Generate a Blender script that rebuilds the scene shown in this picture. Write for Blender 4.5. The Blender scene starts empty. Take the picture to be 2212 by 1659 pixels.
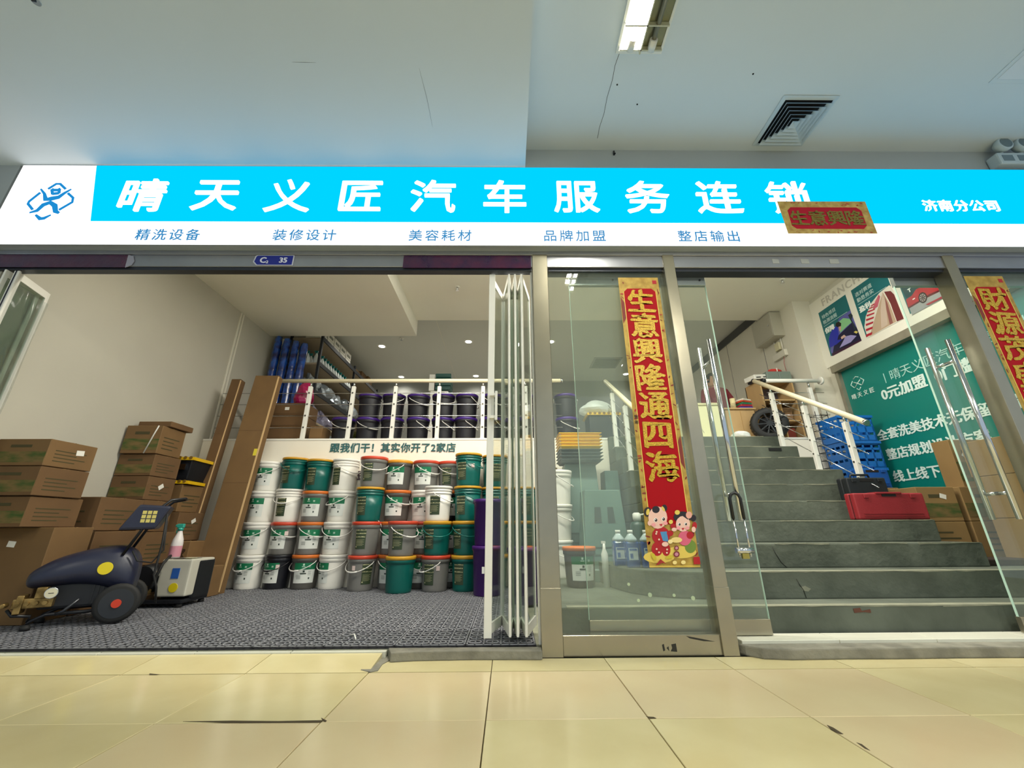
import bpy, bmesh, math, random
from mathutils import Vector, Matrix
random.seed(7)
S = bpy.context.scene
COL = S.collection
PI = math.pi

# ------------------------------------------------------------------ camera
FPX = 873.5                                    # focal length in pixels of the 2212 px frame
_p, _y, _r = math.radians(19.68), math.radians(.657), math.radians(-.29)
CW = Vector((math.sin(_y)*math.cos(_p), math.cos(_y)*math.cos(_p), math.sin(_p)))
_r0 = Vector((math.cos(_y), -math.sin(_y), 0)); _u0 = _r0.cross(CW)
CR = _r0*math.cos(_r) + _u0*math.sin(_r); CU = _u0*math.cos(_r) - _r0*math.sin(_r)
EYE = Vector((0, 0, .66))
cam = bpy.data.objects.new('camera', bpy.data.cameras.new('camera'))
COL.objects.link(cam); S.camera = cam
cam.data.sensor_width = 36; cam.data.lens = FPX*36/2212; cam.data.clip_start = .02
m3 = Matrix((CR, CU, -CW)).transposed()
cam.matrix_world = Matrix.Translation(EYE) @ m3.to_4x4()

def U(px, py, ax, v):
    """the point where the sight line through a photo pixel meets the world plane ax = v"""
    d = CW*FPX + CR*(px-1106) - CU*(py-829.5)
    i = 'xyz'.index(ax); return EYE + d*((v-EYE[i])/d[i])

# ------------------------------------------------------------------ world, lights, exposure
S.view_settings.view_transform = 'Standard'; S.view_settings.look = 'None'
S.view_settings.gamma = 1; S.view_settings.use_curve_mapping = False
S.view_settings.exposure = 0.12
W = bpy.data.worlds.new('world'); S.world = W; W.use_nodes = True
W.node_tree.nodes['Background'].inputs[0].default_value = (.72, .86, 1.0, 1)
W.node_tree.nodes['Background'].inputs[1].default_value = .62
S.cycles.use_denoising = True
S.cycles.max_bounces = 8; S.cycles.transparent_max_bounces = 24
S.cycles.sample_clamp_indirect = 6

def area(name, loc, sx, sy, power, col, rot=(0, 0, 0)):
    l = bpy.data.lights.new(name, 'AREA'); l.shape = 'RECTANGLE'; l.size = sx; l.size_y = sy
    l.energy = power; l.color = col
    o = bpy.data.objects.new(name, l); o.location = loc; o.rotation_euler = rot; COL.objects.link(o); return o
area('ceiling_light_tube', (.82, 1.22, 3.692), .13, 1.12, 62, (1, .96, .82))
# corridor tube fittings (ceiling at 3.70) and unseen fill lamps added over the shop bays
area('corridor_tubes', (2.35, -1.5, 3.64), .26, 1.15, 95, (1, .97, .84))
area('corridor_tubes', (-2.6, -1.3, 3.36), .26, 1.15, 40, (1, .97, .84))
area('corridor_tubes', (4.8, -1.3, 3.64), .26, 1.15, 80, (1, .97, .84))
area('bay_fill', (-.5, 2.95, 3.76), 1.2, .2, 62, (1, .95, .84))
area('bay_fill', (-2.2, 3.0, 3.53), 1.0, .2, 12, (1, .95, .78))
area('bay_fill', (.9, 2.9, 3.76), 1.6, .25, 104, (1, .95, .84))
area('bay_fill', (3.3, 2.9, 3.76), 1.2, .2, 48, (1, .97, .86))

# ------------------------------------------------------------------ materials
def lin(h):
    h = h.lstrip('#'); o = []
    for i in (0, 2, 4):
        c = int(h[i:i+2], 16)/255; o.append(c/12.92 if c <= .04045 else ((c+.055)/1.055)**2.4)
    return (*o, 1)
MATS = {}
def M(name, h='#808080', rough=.55, metal=0., var=0., vs=4., h2=None, bump=0., bs=60., emit=0., spec=.5, stretch=None, coat=0.):
    if name in MATS: return MATS[name]
    m = bpy.data.materials.new(name); m.use_nodes = True; N = m.node_tree.nodes; L = m.node_tree.links
    b = N['Principled BSDF']; c = lin(h)
    b.inputs['Base Color'].default_value = c; b.inputs['Roughness'].default_value = rough
    b.inputs['Metallic'].default_value = metal; b.inputs['Specular IOR Level'].default_value = spec
    if coat: b.inputs['Coat Weight'].default_value = coat; b.inputs['Coat Roughness'].default_value = .08
    tc = None
    if var or bump:
        tc = N.new('ShaderNodeTexCoord'); mp = N.new('ShaderNodeMapping'); L.new(tc.outputs['Object'], mp.inputs[0])
        if stretch: mp.inputs['Scale'].default_value = stretch
    if var:
        n = N.new('ShaderNodeTexNoise'); n.inputs['Scale'].default_value = vs; n.inputs['Detail'].default_value = 5
        L.new(mp.outputs[0], n.inputs[0]); r = N.new('ShaderNodeValToRGB')
        d = lin(h2) if h2 else tuple([x*(1-var) for x in c[:3]]+[1])
        r.color_ramp.elements[0].position = .35; r.color_ramp.elements[1].position = .65
        r.color_ramp.elements[0].color = d; r.color_ramp.elements[1].color = c
        L.new(n.outputs[0], r.inputs[0]); L.new(r.outputs[0], b.inputs['Base Color'])
    if bump:
        n = N.new('ShaderNodeTexNoise'); n.inputs['Scale'].default_value = bs; n.inputs['Detail'].default_value = 3
        L.new(mp.outputs[0], n.inputs[0]); q = N.new('ShaderNodeBump'); q.inputs['Strength'].default_value = bump
        q.inputs['Distance'].default_value = .01
        L.new(n.outputs[0], q.inputs['Height']); L.new(q.outputs[0], b.inputs['Normal'])
    if emit:
        b.inputs['Emission Color'].default_value = c; b.inputs['Emission Strength'].default_value = emit
        b.inputs['Base Color'].default_value = (0, 0, 0, 1); b.inputs['Specular IOR Level'].default_value = 0
    MATS[name] = m; return m
def glass(name, tint='#E6F3EC', rough=.0, ior=1.5, dirt=0., add=0.):
    m = bpy.data.materials.new(name); m.use_nodes = True; N = m.node_tree.nodes; L = m.node_tree.links
    N.remove(N['Principled BSDF']); o = N['Material Output']
    t = N.new('ShaderNodeBsdfTransparent'); t.inputs[0].default_value = lin(tint)
    g = N.new('ShaderNodeBsdfGlossy'); g.inputs['Roughness'].default_value = rough
    f = N.new('ShaderNodeLayerWeight'); f.inputs['Blend'].default_value = .5
    e = N.new('ShaderNodeMath'); e.operation = 'POWER'; e.inputs[1].default_value = 5; L.new(f.outputs['Facing'], e.inputs[0])
    r0 = ((ior-1)/(ior+1))**2
    a = N.new('ShaderNodeMath'); a.operation = 'MULTIPLY_ADD'; a.inputs[1].default_value = (1-r0)*.6; a.inputs[2].default_value = r0; L.new(e.outputs[0], a.inputs[0])
    x = N.new('ShaderNodeMixShader'); L.new(a.outputs[0], x.inputs[0]); L.new(t.outputs[0], x.inputs[1]); L.new(g.outputs[0], x.inputs[2])
    out = x.outputs[0]
    if dirt:
        d = N.new('ShaderNodeBsdfDiffuse'); d.inputs[0].default_value = lin('#C9D2C0')
        n = N.new('ShaderNodeTexNoise'); n.inputs['Scale'].default_value = 2.2; n.inputs['Detail'].default_value = 6
        tc = N.new('ShaderNodeTexCoord'); L.new(tc.outputs['Object'], n.inputs[0])
        mm = N.new('ShaderNodeMath'); mm.operation = 'MULTIPLY'; mm.inputs[1].default_value = dirt*2; L.new(n.outputs[0], mm.inputs[0])
        y = N.new('ShaderNodeMixShader'); L.new(mm.outputs[0], y.inputs[0]); L.new(out, y.inputs[1]); L.new(d.outputs[0], y.inputs[2]); out = y.outputs[0]
    if add:
        n = N.new('ShaderNodeTexNoise'); n.inputs['Scale'].default_value = 5; q = N.new('ShaderNodeBump'); q.inputs['Strength'].default_value = add
        tc = N.new('ShaderNodeTexCoord'); L.new(tc.outputs['Object'], n.inputs[0])
        L.new(n.outputs[0], q.inputs['Height']); L.new(q.outputs[0], g.inputs['Normal']); L.new(q.outputs[0], f.inputs['Normal'])
    L.new(out, o.inputs[0]); MATS[name] = m; return m

walll = M('left_wall_shaded', '#B9B5A8', .8, var=.06, vs=1.2, bump=.05, bs=30)  # wall paint in a darker copy, left wall's shade put into its colour
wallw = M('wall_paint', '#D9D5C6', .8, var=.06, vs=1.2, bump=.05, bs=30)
creamw = M('cream_panel', '#EFE9DA', .55)
ceilout = M('corridor_ceiling_paint', '#CBD6DC', .85, var=.04, vs=.8, bump=.08, bs=9)
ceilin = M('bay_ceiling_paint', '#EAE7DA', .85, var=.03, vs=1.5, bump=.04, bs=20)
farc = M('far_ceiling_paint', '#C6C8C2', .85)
steel = M('brushed_stainless', '#A9ABB2', .30, .85, var=.10, vs=3, bump=.04, bs=14)
steelw = M('worn_stainless', '#ABA490', .27, .85, var=.07, vs=8, bump=.03, bs=12)
chrome = M('chrome', '#D6D8DA', .14, 1.)
alu = M('white_aluminium', '#E9E7DF', .35)
white = M('white_plastic', '#EAE8E0', .4)
offw = M('aged_white_plastic', '#DAD6C8', .45)
black = M('black_plastic', '#15171B', .42)
dark = M('dark_gap', '#0B0C0E', .8)
rubber = M('black_rubber', '#121212', .7)
kraft = M('kraft_cardboard', '#775A36', .8, var=.16, vs=3)
kraftd = M('dark_kraft_cardboard', '#6B4F30', .85, var=.18, vs=3)
kraftl = M('light_kraft_cardboard', '#8F7246', .8, var=.12, vs=3)
camo = M('green_carton_print', '#766038', .85, var=1, vs=15, h2='#35511C', stretch=(.5, .5, 1.4))
tape = M('parcel_tape', '#A98A5C', .3)
concrete = M('stair_concrete', '#5E6458', .85, var=.3, vs=2.6, h2='#474D42', bump=.6, bs=18)
concl = M('worn_concrete_edge', '#8B8C78', .85, var=.25, vs=9, bump=.3, bs=40)
cement = M('rough_cement', '#8D8A7C', .9, var=.35, vs=9, bump=.6, bs=30)
marble = M('white_marble_strip', '#D9D8C8', .3, var=.06, vs=6)
tilem = M('polished_beige_tile', '#DBCFA0', .16, var=.07, vs=2.2, h2='#D0C292', bump=.006, bs=5)
tileb = M('polished_beige_tile_pink', '#DACBA2', .16, var=.08, vs=1.6, h2='#D3C098', bump=.006, bs=5)
grout = M('tile_grout', '#5E5236', .9)
matm = M('grey_plastic_grate', '#85868C', .5)
teal = M('teal_board', '#087A70', .38)
teald = M('teal_poster_blue', '#12686F', .4)
signw = M('backlit_white_acrylic', '#FFFFFF', emit=1.5)
signb = M('backlit_cyan_acrylic', '#00AEE2', emit=1.45)
signl = M('backlit_white_letter', '#FFFFFF', emit=1.5)
blueink = M('blue_sign_ink', '#3E8FC6', emit=.9)
blueink2 = M('logo_blue', '#1F8FD6', emit=.9)
red = M('festival_red', '#A80010', .6, spec=.2)
gold = M('gold_foil', '#D9B23C', .38, .35, var=.35, vs=40, h2='#B98B20')
goldp = M('gold_paper', '#C0A048', .5, .15, var=.25, vs=18, h2='#9E7C2C')
goldb = M('glitter_gold', '#DDB92E', .4, .15, var=.5, vs=120, h2='#A87E10')
ink = M('black_ink', '#1B1B1B', .6)
gl = glass('clear_door_glass', '#FAFDFB', dirt=.06)
gl2 = glass('fold_door_glass', '#F2F6F3', dirt=.02)
film = glass('crinkled_clear_film', '#F0F3F4', rough=.10, ior=2.3, dirt=.06, add=.8)

# ------------------------------------------------------------------ mesh helpers
class MB:
    def __init__(s): s.b = bmesh.new(); s.mi = 0
    def _f(s, fs, smooth=False):
        for f in fs: f.material_index = s.mi; f.smooth = smooth
    def box(s, x0, x1, y0, y1, z0, z1, mtx=None):
        v = [s.b.verts.new(((mtx @ Vector(c)) if mtx else Vector(c))) for c in
             [(x0, y0, z0), (x1, y0, z0), (x1, y1, z0), (x0, y1, z0), (x0, y0, z1), (x1, y0, z1), (x1, y1, z1), (x0, y1, z1)]]
        s._f([s.b.faces.new([v[i] for i in q]) for q in ((3, 2, 1, 0), (4, 5, 6, 7), (0, 1, 5, 4), (1, 2, 6, 5), (2, 3, 7, 6), (3, 0, 4, 7))]); return s
    def bar(s, a, b, w, h=None, up=(0, 0, 1)):
        """rectangular bar from a to b"""
        a = Vector(a); b = Vector(b); h = h or w; d = b-a; L = d.length; d.normalize()
        u = Vector(up)
        if abs(d.dot(u)) > .99: u = Vector((0, 1, 0))
        x = d.cross(u).normalized(); z = x.cross(d)
        m = Matrix((x, d, z)).transposed().to_4x4(); m.translation = a
        return s.box(-w/2, w/2, 0, L, -h/2, h/2, m)
    def tube(s, pts, r, n=10, close=False, cap=True):
        pts = [Vector(p) for p in pts]; rings = []; k = len(pts); nx = None
        rr = r if isinstance(r, (list, tuple)) else [r]*k
        for i, p in enumerate(pts):
            if close: d = pts[(i+1) % k]-pts[i-1]
            else: d = pts[min(i+1, k-1)]-pts[max(i-1, 0)]
            d.normalize()
            if nx is None:
                nx = d.orthogonal().normalized()
            else:
                nx = (nx-d*nx.dot(d)).normalized()
            ny = d.cross(nx)
            rings.append([s.b.verts.new(p+(nx*math.cos(2*PI*j/n)+ny*math.sin(2*PI*j/n))*rr[i]) for j in range(n)])
        R = range(k) if close else range(k-1)
        for i in R:
            A, B = rings[i], rings[(i+1) % k]
            s._f([s.b.faces.new((A[j], A[(j+1) % n], B[(j+1) % n], B[j])) for j in range(n)], True)
        if cap and not close: s._f([s.b.faces.new(rings[0][::-1]), s.b.faces.new(rings[-1])])
        return s
    def lathe(s, prof, n=24, c=(0, 0, 0), ax='z', cap=True):
        rings = []
        for r, h in prof:
            ring = []
            for j in range(n):
                a = 2*PI*j/n; x, y = r*math.cos(a), r*math.sin(a)
                p = {'z': (x, y, h), 'y': (x, h, y), 'x': (h, x, y)}[ax]
                ring.append(s.b.verts.new(Vector(p)+Vector(c)))
            rings.append(ring)
        for A, B in zip(rings, rings[1:]):
            fs = [s.b.faces.new((A[j], A[(j+1) % n], B[(j+1) % n], B[j])) for j in range(n)]
            s._f(fs, True)
        if cap:
            fs = [s.b.faces.new(rings[0][::-1]), s.b.faces.new(rings[-1])]; s._f(fs)
        return s
    def prism(s, poly, vec):
        """closed prism: polygon of 3D points extruded by vec"""
        vec = Vector(vec); a = [s.b.verts.new(Vector(p)) for p in poly]; b = [s.b.verts.new(Vector(p)+vec) for p in poly]; n = len(a)
        fs = [s.b.faces.new(a[::-1]), s.b.faces.new(b)]+[s.b.faces.new((a[i], a[(i+1) % n], b[(i+1) % n], b[i])) for i in range(n)]
        s._f(fs); return s
    def quad(s, *p): s._f([s.b.faces.new([s.b.verts.new(Vector(q)) for q in p])]); return s
    def patch(s, z0, z1, a0, a1, rf, n=12, off=.0012, th=.0):
        """curved label on a lathe body; angles measured from -y towards +x"""
        prev = None
        for i in range(n+1):
            a = a0+(a1-a0)*i/n
            cur = [s.b.verts.new(((rf(z)+off)*math.sin(a), -(rf(z)+off)*math.cos(a), z)) for z in (z0, z1)]
            if prev: s._f([s.b.faces.new((prev[0], cur[0], cur[1], prev[1]))], True)
            prev = cur
        return s
    def build(s, name, mat, parent=None, bevel=0., seg=2, mesh_only=False, fixn=True):
        if fixn: bmesh.ops.recalc_face_normals(s.b, faces=s.b.faces)
        if bevel:
            bmesh.ops.bevel(s.b, geom=[e for e in s.b.edges if len(e.link_faces) == 2 and e.calc_face_angle(0) > .6], offset=bevel, segments=seg, affect='EDGES', profile=.6, clamp_overlap=True)
        me = bpy.data.meshes.new(name); s.b.to_mesh(me); s.b.free()
        for m in (mat if isinstance(mat, (list, tuple)) else [mat]): me.materials.append(m)
        if mesh_only: return me
        return link(name, me, parent)
def link(name, me, parent=None, loc=None, rot=None):
    o = bpy.data.objects.new(name, me); COL.objects.link(o)
    if parent: o.parent = parent
    if loc is not None: o.location = loc
    if rot is not None: o.rotation_euler = rot
    return o
def tag(o, label, cat, group=None, kind=None):
    o['label'] = label; o['category'] = cat
    if group: o['group'] = group
    if kind: o['kind'] = kind
    return o
def thing(name, label, cat, loc=(0, 0, 0), rot=0., group=None):
    o = link(name, None); o.location = loc
    o.rotation_euler = rot if isinstance(rot, tuple) else (0, 0, rot)
    return tag(o, label, cat, group)
def struct(o): o['kind'] = 'structure'; return o
def clone(root, loc, rot=None, label=None, group=None):
    r = root.copy(); COL.objects.link(r); r.location = loc
    if rot is not None: r.rotation_euler = rot if isinstance(rot, tuple) else (0, 0, rot)
    if label: r['label'] = label
    if group: r['group'] = group
    for c in list(root.children):
        d = c.copy(); COL.objects.link(d); d.parent = r
        for g in list(c.children):
            e = g.copy(); COL.objects.link(e); e.parent = d
    return r
_tc = {}
def text_mesh(body, size, bold=0., ext=.001, sx=1., spacing=1.):
    """filled lettering, centred on its own middle, lying in the xy plane; extruded"""
    c = bpy.data.curves.new('lettering', 'FONT'); c.body = body; c.size = size; c.extrude = ext
    c.space_character = spacing; c.resolution_u = 3
    o = bpy.data.objects.new('lettering', c); COL.objects.link(o)
    me = bpy.data.meshes.new_from_object(o.evaluated_get(bpy.context.evaluated_depsgraph_get()))
    bpy.data.objects.remove(o); bpy.data.curves.remove(c)
    if len(me.vertices):
        xs = [v.co.x for v in me.vertices]; ys = [v.co.y for v in me.vertices]
        cx, cy = (min(xs)+max(xs))/2, (min(ys)+max(ys))/2
        for v in me.vertices: v.co.x = (v.co.x-cx)*sx; v.co.y -= cy
    if bold:      # thicken the strokes: overlaid copies shifted all round, stepped a hair in depth
        b = bmesh.new(); K_ = 8
        for k in range(K_+1):
            n0 = len(b.verts); b.from_mesh(me); b.verts.ensure_lookup_table()
            a = 2*PI*k/K_; r = bold*size if k < K_ else 0
            for v in b.verts[n0:]: v.co += Vector((1.25*r*math.cos(a), r*math.sin(a)*.8, .00004*k))
        b.to_mesh(me); b.free()
    return me
def lettering(body, size, mat, p, parent, face='y', bold=0., ext=.001, sx=1., spacing=1., name='lettering', roll=0., jag=0.):
    """lettering centred at p (world or parent space). face 'y': reads from -y ; 'x': reads from -x looking +x ; 'z': rot tuple"""
    me = text_mesh(body, size, bold, ext, sx, spacing)
    if jag:
        for v in me.vertices: v.co.x += jag*math.sin(v.co.y*31/size)*size*.02; v.co.y += jag*math.sin(v.co.x*23/size)*size*.02
    me.materials.clear(); me.materials.append(mat)
    rot = {'y': (PI/2, 0, 0), 'x': (PI/2, 0, -PI/2), 'r': (PI/2, 0, PI/2)}.get(face, face)
    o = link(name, me, parent); o.location = p
    o.rotation_euler = rot
    if roll: o.rotation_euler = (Matrix.Rotation(roll, 3, 'Y') @ o.rotation_euler.to_matrix()).to_euler()
    return o

def thin(m, w=.5):
    """thin paper: lets some of the light from behind through"""
    N = m.node_tree.nodes; L = m.node_tree.links; b = N['Principled BSDF']; t = N.new('ShaderNodeBsdfTranslucent'); x = N.new('ShaderNodeMixShader'); x.inputs[0].default_value = w
    t.inputs[0].default_value = b.inputs['Base Color'].default_value
    L.new(b.outputs[0], x.inputs[1]); L.new(t.outputs[0], x.inputs[2]); L.new(x.outputs[0], N['Material Output'].inputs[0]); return m
# ------------------------------------------------------------------ the setting
X0, X1 = -3.78, 4.45             # shop side walls
YF = 2.57                        # facade plane
YP, ZP = 5.0, 1.725              # platform front and top
ZL, ZU, ZF = 3.57, 3.80, 4.10    # bay ceilings

def sbox(name, x0, x1, y0, y1, z0, z1, mat, parent=None):
    o = MB().box(x0, x1, y0, y1, z0, z1).build(name, mat, parent)
    return o if parent else struct(o)
floor = sbox('floor', -7, 7, -4.2, 9.6, -.12, -.012, grout)
# polished corridor tiles, each its own piece
tm = [MB().box(-.298, .298, -.265, .265, -.012, 0).build('tile', t, bevel=.0015, seg=1, mesh_only=True) for t in (tilem, tileb)]
for i in range(-9, 9):
    for j in range(10):
        o = link('tile', tm[random.random() < .3], floor)
        o.location = (-.382+.6*i, 2.345-.268-.535*j, random.uniform(-.0006, .0006))
tm2 = MB().box(-.298, .298, 0, .20, -.012, 0).build('cut_tile', tilem, mesh_only=True)
tm3 = MB().prism([(-.298, 0, -.012), (-.298, 0, 0), (-.298, .225, .026), (-.298, .225, -.012)], (.596, 0, 0)).build('cut_tile', tilem, mesh_only=True)
for i in range(-9, 9):
    o = link('cut_tile', tm3 if i < 0 else tm2, floor); o.location = (-.382+.6*i, 2.349, 0)
# mortar patch and doorway sill pieces
MB().prism([U(*p, 'z', 0) for p in ((783, 1418), (790, 1432), (779, 1449), (800, 1453), (816, 1450), (826, 1436), (846, 1425), (880, 1421), (870, 1410), (789, 1408))], (0, 0, .004)).build('mortar_patch', cement, floor)
sbox('shop_floor_slab', -4.2, 5, 2.60, 9.6, -.01, .038, concl, floor)
MB().prism([(-.62, 2.50, 0), (-.50, 2.52, 0), (-.2, 2.53, 0), (.184, 2.52, 0), (.184, 2.6, 0), (-.66, 2.6, 0)], (0, 0, .044)).build('cement_sill', cement, floor, bevel=.006)
for i in range(6):
    x = -3.78+i*.52
    MB().box(x, x+.515, 2.572, 2.60, -.005, .034).build('threshold_strip', marble, floor, bevel=.002, seg=1)
random.seed(3)
pts = [(1.30, 2.56, 0), (1.36, 2.50, 0)] + [(1.5+.29*k, 2.485+random.uniform(-.012, .012), 0) for k in range(11)] + [(4.6, 2.6, 0), (1.28, 2.6, 0)]
MB().prism(pts, (0, 0, .052)).build('cement_sill', cement, floor, bevel=.008)
for i in range(6):
    x = 1.30+i*.55
    MB().box(x, x+.546, 2.585, 2.74, .04, .068).build('threshold_strip', marble, floor, bevel=.002, seg=1)

chipm = M('chipped_joint', '#4A3F2A', .9)
for pp_ in (((395, 1559), (520, 1562), (690, 1561), (700, 1556), (600, 1558), (500, 1557)), ((1786, 1566), (1800, 1572), (1822, 1586), (1815, 1586), (1795, 1577)), ((1850, 1604), (1862, 1608), (1880, 1622), (1868, 1617)), ((1396, 1548), (1412, 1549), (1418, 1552), (1404, 1552)), ((694, 1551), (706, 1557), (703, 1560), (697, 1557)), ((323, 1455), (345, 1457), (338, 1458), (322, 1458))):
    MB().prism([U(*p, 'z', .0006) for p in pp_], (0, 0, .0008)).build('joint_chip', chipm, floor)
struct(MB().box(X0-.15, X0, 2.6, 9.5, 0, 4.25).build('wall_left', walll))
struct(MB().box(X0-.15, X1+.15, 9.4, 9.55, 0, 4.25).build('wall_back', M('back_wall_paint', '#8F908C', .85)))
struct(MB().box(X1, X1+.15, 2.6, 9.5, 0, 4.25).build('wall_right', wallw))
pier = struct(MB().box(4.19, X1, 5.17, 9.4, ZP, ZF).build('wall_right_pier', wallw))
for yy in (6.0, 7.0, 8.0): MB().box(4.186, 4.19, yy, yy+.008, ZP, ZF).build('panel_joint', M('joint_grey', '#8E8A88'), pier)
MB().box(4.17, 4.188, 5.95, 9.4, 3.94, 4.08).build('curtain_track', M('dark_grey_track', '#4A4C4E', .5), pier)
plat = struct(MB().box(X0, X1, YP, 9.4, 0, ZP).build('floor_platform', creamw))
MB().box(X0, X1, YP-.006, YP, ZP-.02, ZP+.003).build('edge_strip', alu, plat)
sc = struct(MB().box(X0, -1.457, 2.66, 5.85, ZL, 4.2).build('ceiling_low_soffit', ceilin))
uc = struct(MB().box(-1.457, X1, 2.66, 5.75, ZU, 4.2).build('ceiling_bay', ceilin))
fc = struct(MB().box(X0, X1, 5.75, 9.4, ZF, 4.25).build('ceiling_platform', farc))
MB().box(-1.252, -1.246, 5.9, 9.4, ZF-.004, ZF+.001).build('ceiling_joint', wallw, fc)
# PVC drain column at the end of the left wall
t = thing('drain_pipe', 'fat cream vertical drain pipe with a coupling in the left wall corner', 'pipe', (-3.655, 6.05, ZP))
MB().lathe([(.11, 0), (.11, 1.84)], 20).build('pipe', offw, t); MB().lathe([(.122, .92), (.122, 1.02)], 20).build('coupling', offw, t)

# front wall above the doors, corridor ceiling
struct(MB().box(-6.5, 6.5, YF, YF+.09, 2.62, 4.2).build('wall_front', M('grey_wall', '#A9AFAE', .8)))
struct(MB().box(-6.5, -3.9, 2.50, 2.66, 0, 3.42).build('wall_front_left', M('grey_wall')))
co = struct(MB().box(.145, 7, -4.2, YF, 3.70, 3.95).build('ceiling', ceilout))
cs = struct(MB().box(-7, .145, -4.2, YF, 3.42, 3.95).build('ceiling_soffit', ceilout))
# hairline crack and screw holes in the ceiling paint
MB().tube([(.764, 1.81, 3.7), (.752, 1.9, 3.7), (.757, 2.0, 3.7), (.748, 2.12, 3.7), (.753, 2.25, 3.7), (.742, 2.36, 3.7), (.746, 2.46, 3.7)], .0018, 4).build('paint_crack', dark, co)
for p in ((.99, 2.174), (.80, 2.03), (1.75, 1.95)): MB().lathe([(.006, 3.697), (.006, 3.702)], 8, (*p, 0)).build('screw_hole', dark, co)
for a, b in (((-.56, 1.75), (-.545, 2.15)), ((-1.35, 1.72), (-1.2, 1.722))):
    MB().tube([(*a, 3.42), ((a[0]+b[0])/2+.006, (a[1]+b[1])/2, 3.42), (*b, 3.42)], [.0006, .0018, .0006], 4).build('scuff_line', M('scuff', '#8C959B'), cs)

# ceiling tube fitting (left tube lit)
t = thing('ceiling_light', 'recessed twin-tube ceiling light with only its left tube lit', 'light', (.89, 1.22, 3.70))
fb = MB(); fb.box(-.155, .155, -.60, -.585, -.012, .0).box(-.155, .155, .585, .60, -.012, 0).box(-.155, -.14, -.585, .585, -.012, 0).box(.14, .155, -.585, .585, -.012, 0)
fb.build('frame', M('fitting_white', '#DADDD8', .4), t)
lit = M('lit_reflector', '#FFF6DC', emit=1.5); mir = M('unlit_reflector', '#9A9C84', .2, .7)
MB().box(-.14, 0, -.585, .585, -.004, -.001).build('lit_reflector', lit, t); MB().box(0, .14, -.585, .585, -.004, -.001).build('dark_reflector', mir, t)
tb = M('lit_tube', '#FFFBEA', emit=6.0)
MB().tube([(-.07, -.56, -.03), (-.07, .52, -.03)], .014, 12).build('lit_tube', tb, t); MB().tube([(.07, -.56, -.03), (.07, .52, -.03)], .014, 12).build('dead_tube', M('dead_tube', '#7A745E', .4), t)
for x in (-.07, .07): MB().tube([(x, .50, -.03), (x, .57, -.03)], .026, 12).build('tube_socket', M('socket_white', '#D8D6CC', .4), t)
for k in range(9):
    y = .56-k*.14; MB().box(-.14, .14, y-.004, y+.004, -.045, -.008).build('louvre_blade', M('louvre', '#B9B9A2', .35, .3), t)
MB().box(-.004, .004, -.585, .585, -.045, -.008).build('louvre_blade', M('louvre'), t)
# square air diffuser
cx, cy = 2.278, 2.309
t = thing('air_vent', 'square white ceiling air diffuser with nested louvres', 'vent', (cx, cy, 3.70))
vm = M('vent_white', '#B9CAD4', .5)
def ring(r, w, z0, z1, name, mat):
    q = MB()
    for k in range(4):
        m = Matrix.Rotation(k*PI/2, 4, 'Z'); v = [q.b.verts.new(m @ Vector(p)) for p in ((-r, -r, z0), (r, -r, z0), (r-w, -(r-w), z1), (-(r-w), -(r-w), z1))]
        q.b.faces.new(v); v2 = [q.b.verts.new(m @ Vector(p)) for p in ((-r, -r, z0+.003), (r, -r, z0+.003), (r-w, -(r-w), z1+.003), (-(r-w), -(r-w), z1+.003))]; q.b.faces.new(v2)
    bmesh.ops.remove_doubles(q.b, verts=q.b.verts, dist=.0001)
    return q.build(name, mat, t)
ring(.212, .03, -.004, -.01, 'outer_frame', vm)
MB().box(-.19, .19, -.19, .19, -.002, -.0005).build('duct_opening', dark, t)
for k in range(5): r = .178-k*.03; ring(r, .025, -.034, -.006, 'louvre', vm)
q = MB(); v = [q.b.verts.new(p) for p in ((-.03, -.03, -.03), (.03, -.03, -.03), (.03, .03, -.03), (-.03, .03, -.03), (0, 0, -.005))]
for i in range(4): q.b.faces.new((v[i], v[(i+1) % 4], v[4]))
q.build('centre_louvre', vm, t)
# ceiling access hatch at the right edge
t = thing('ceiling_hatch', 'flush square white access hatch in the corridor ceiling', 'hatch', (3.78, 1.72, 3.70))
MB().box(-.28, .28, -.28, .28, -.006, 0).build('hatch_frame', ceilout, t, bevel=.002, seg=1); MB().box(-.25, .25, -.25, .25, -.010, -.006).build('hatch_lid', M('hatch_white', '#CFD6DC', .6), t, bevel=.002, seg=1)
# wall hook above the sign and the hook at the soffit's top left
t = MB().box(-.006, .006, -.012, 0, -.02, .02).box(-.01, .01, -.02, -.01, -.02, -.012).build('wall_clip', black); t.location = (.905, YF, 3.66); tag(t, 'tiny dark clip on the wall above the sign', 'clip')
a = U(78, 3, 'z', 3.42)
t = thing('ceiling_hook', 'small metal hook plate on the soffit at the top left', 'hook', a)
MB().lathe([(.022, -.004), (.022, 0)], 14).build('base_plate', chrome, t); MB().tube([(0, 0, -.003), (0, -.012, -.02), (.01, -.02, -.03), (.022, -.012, -.022)], .004, 8).build('hook', black, t)

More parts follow.
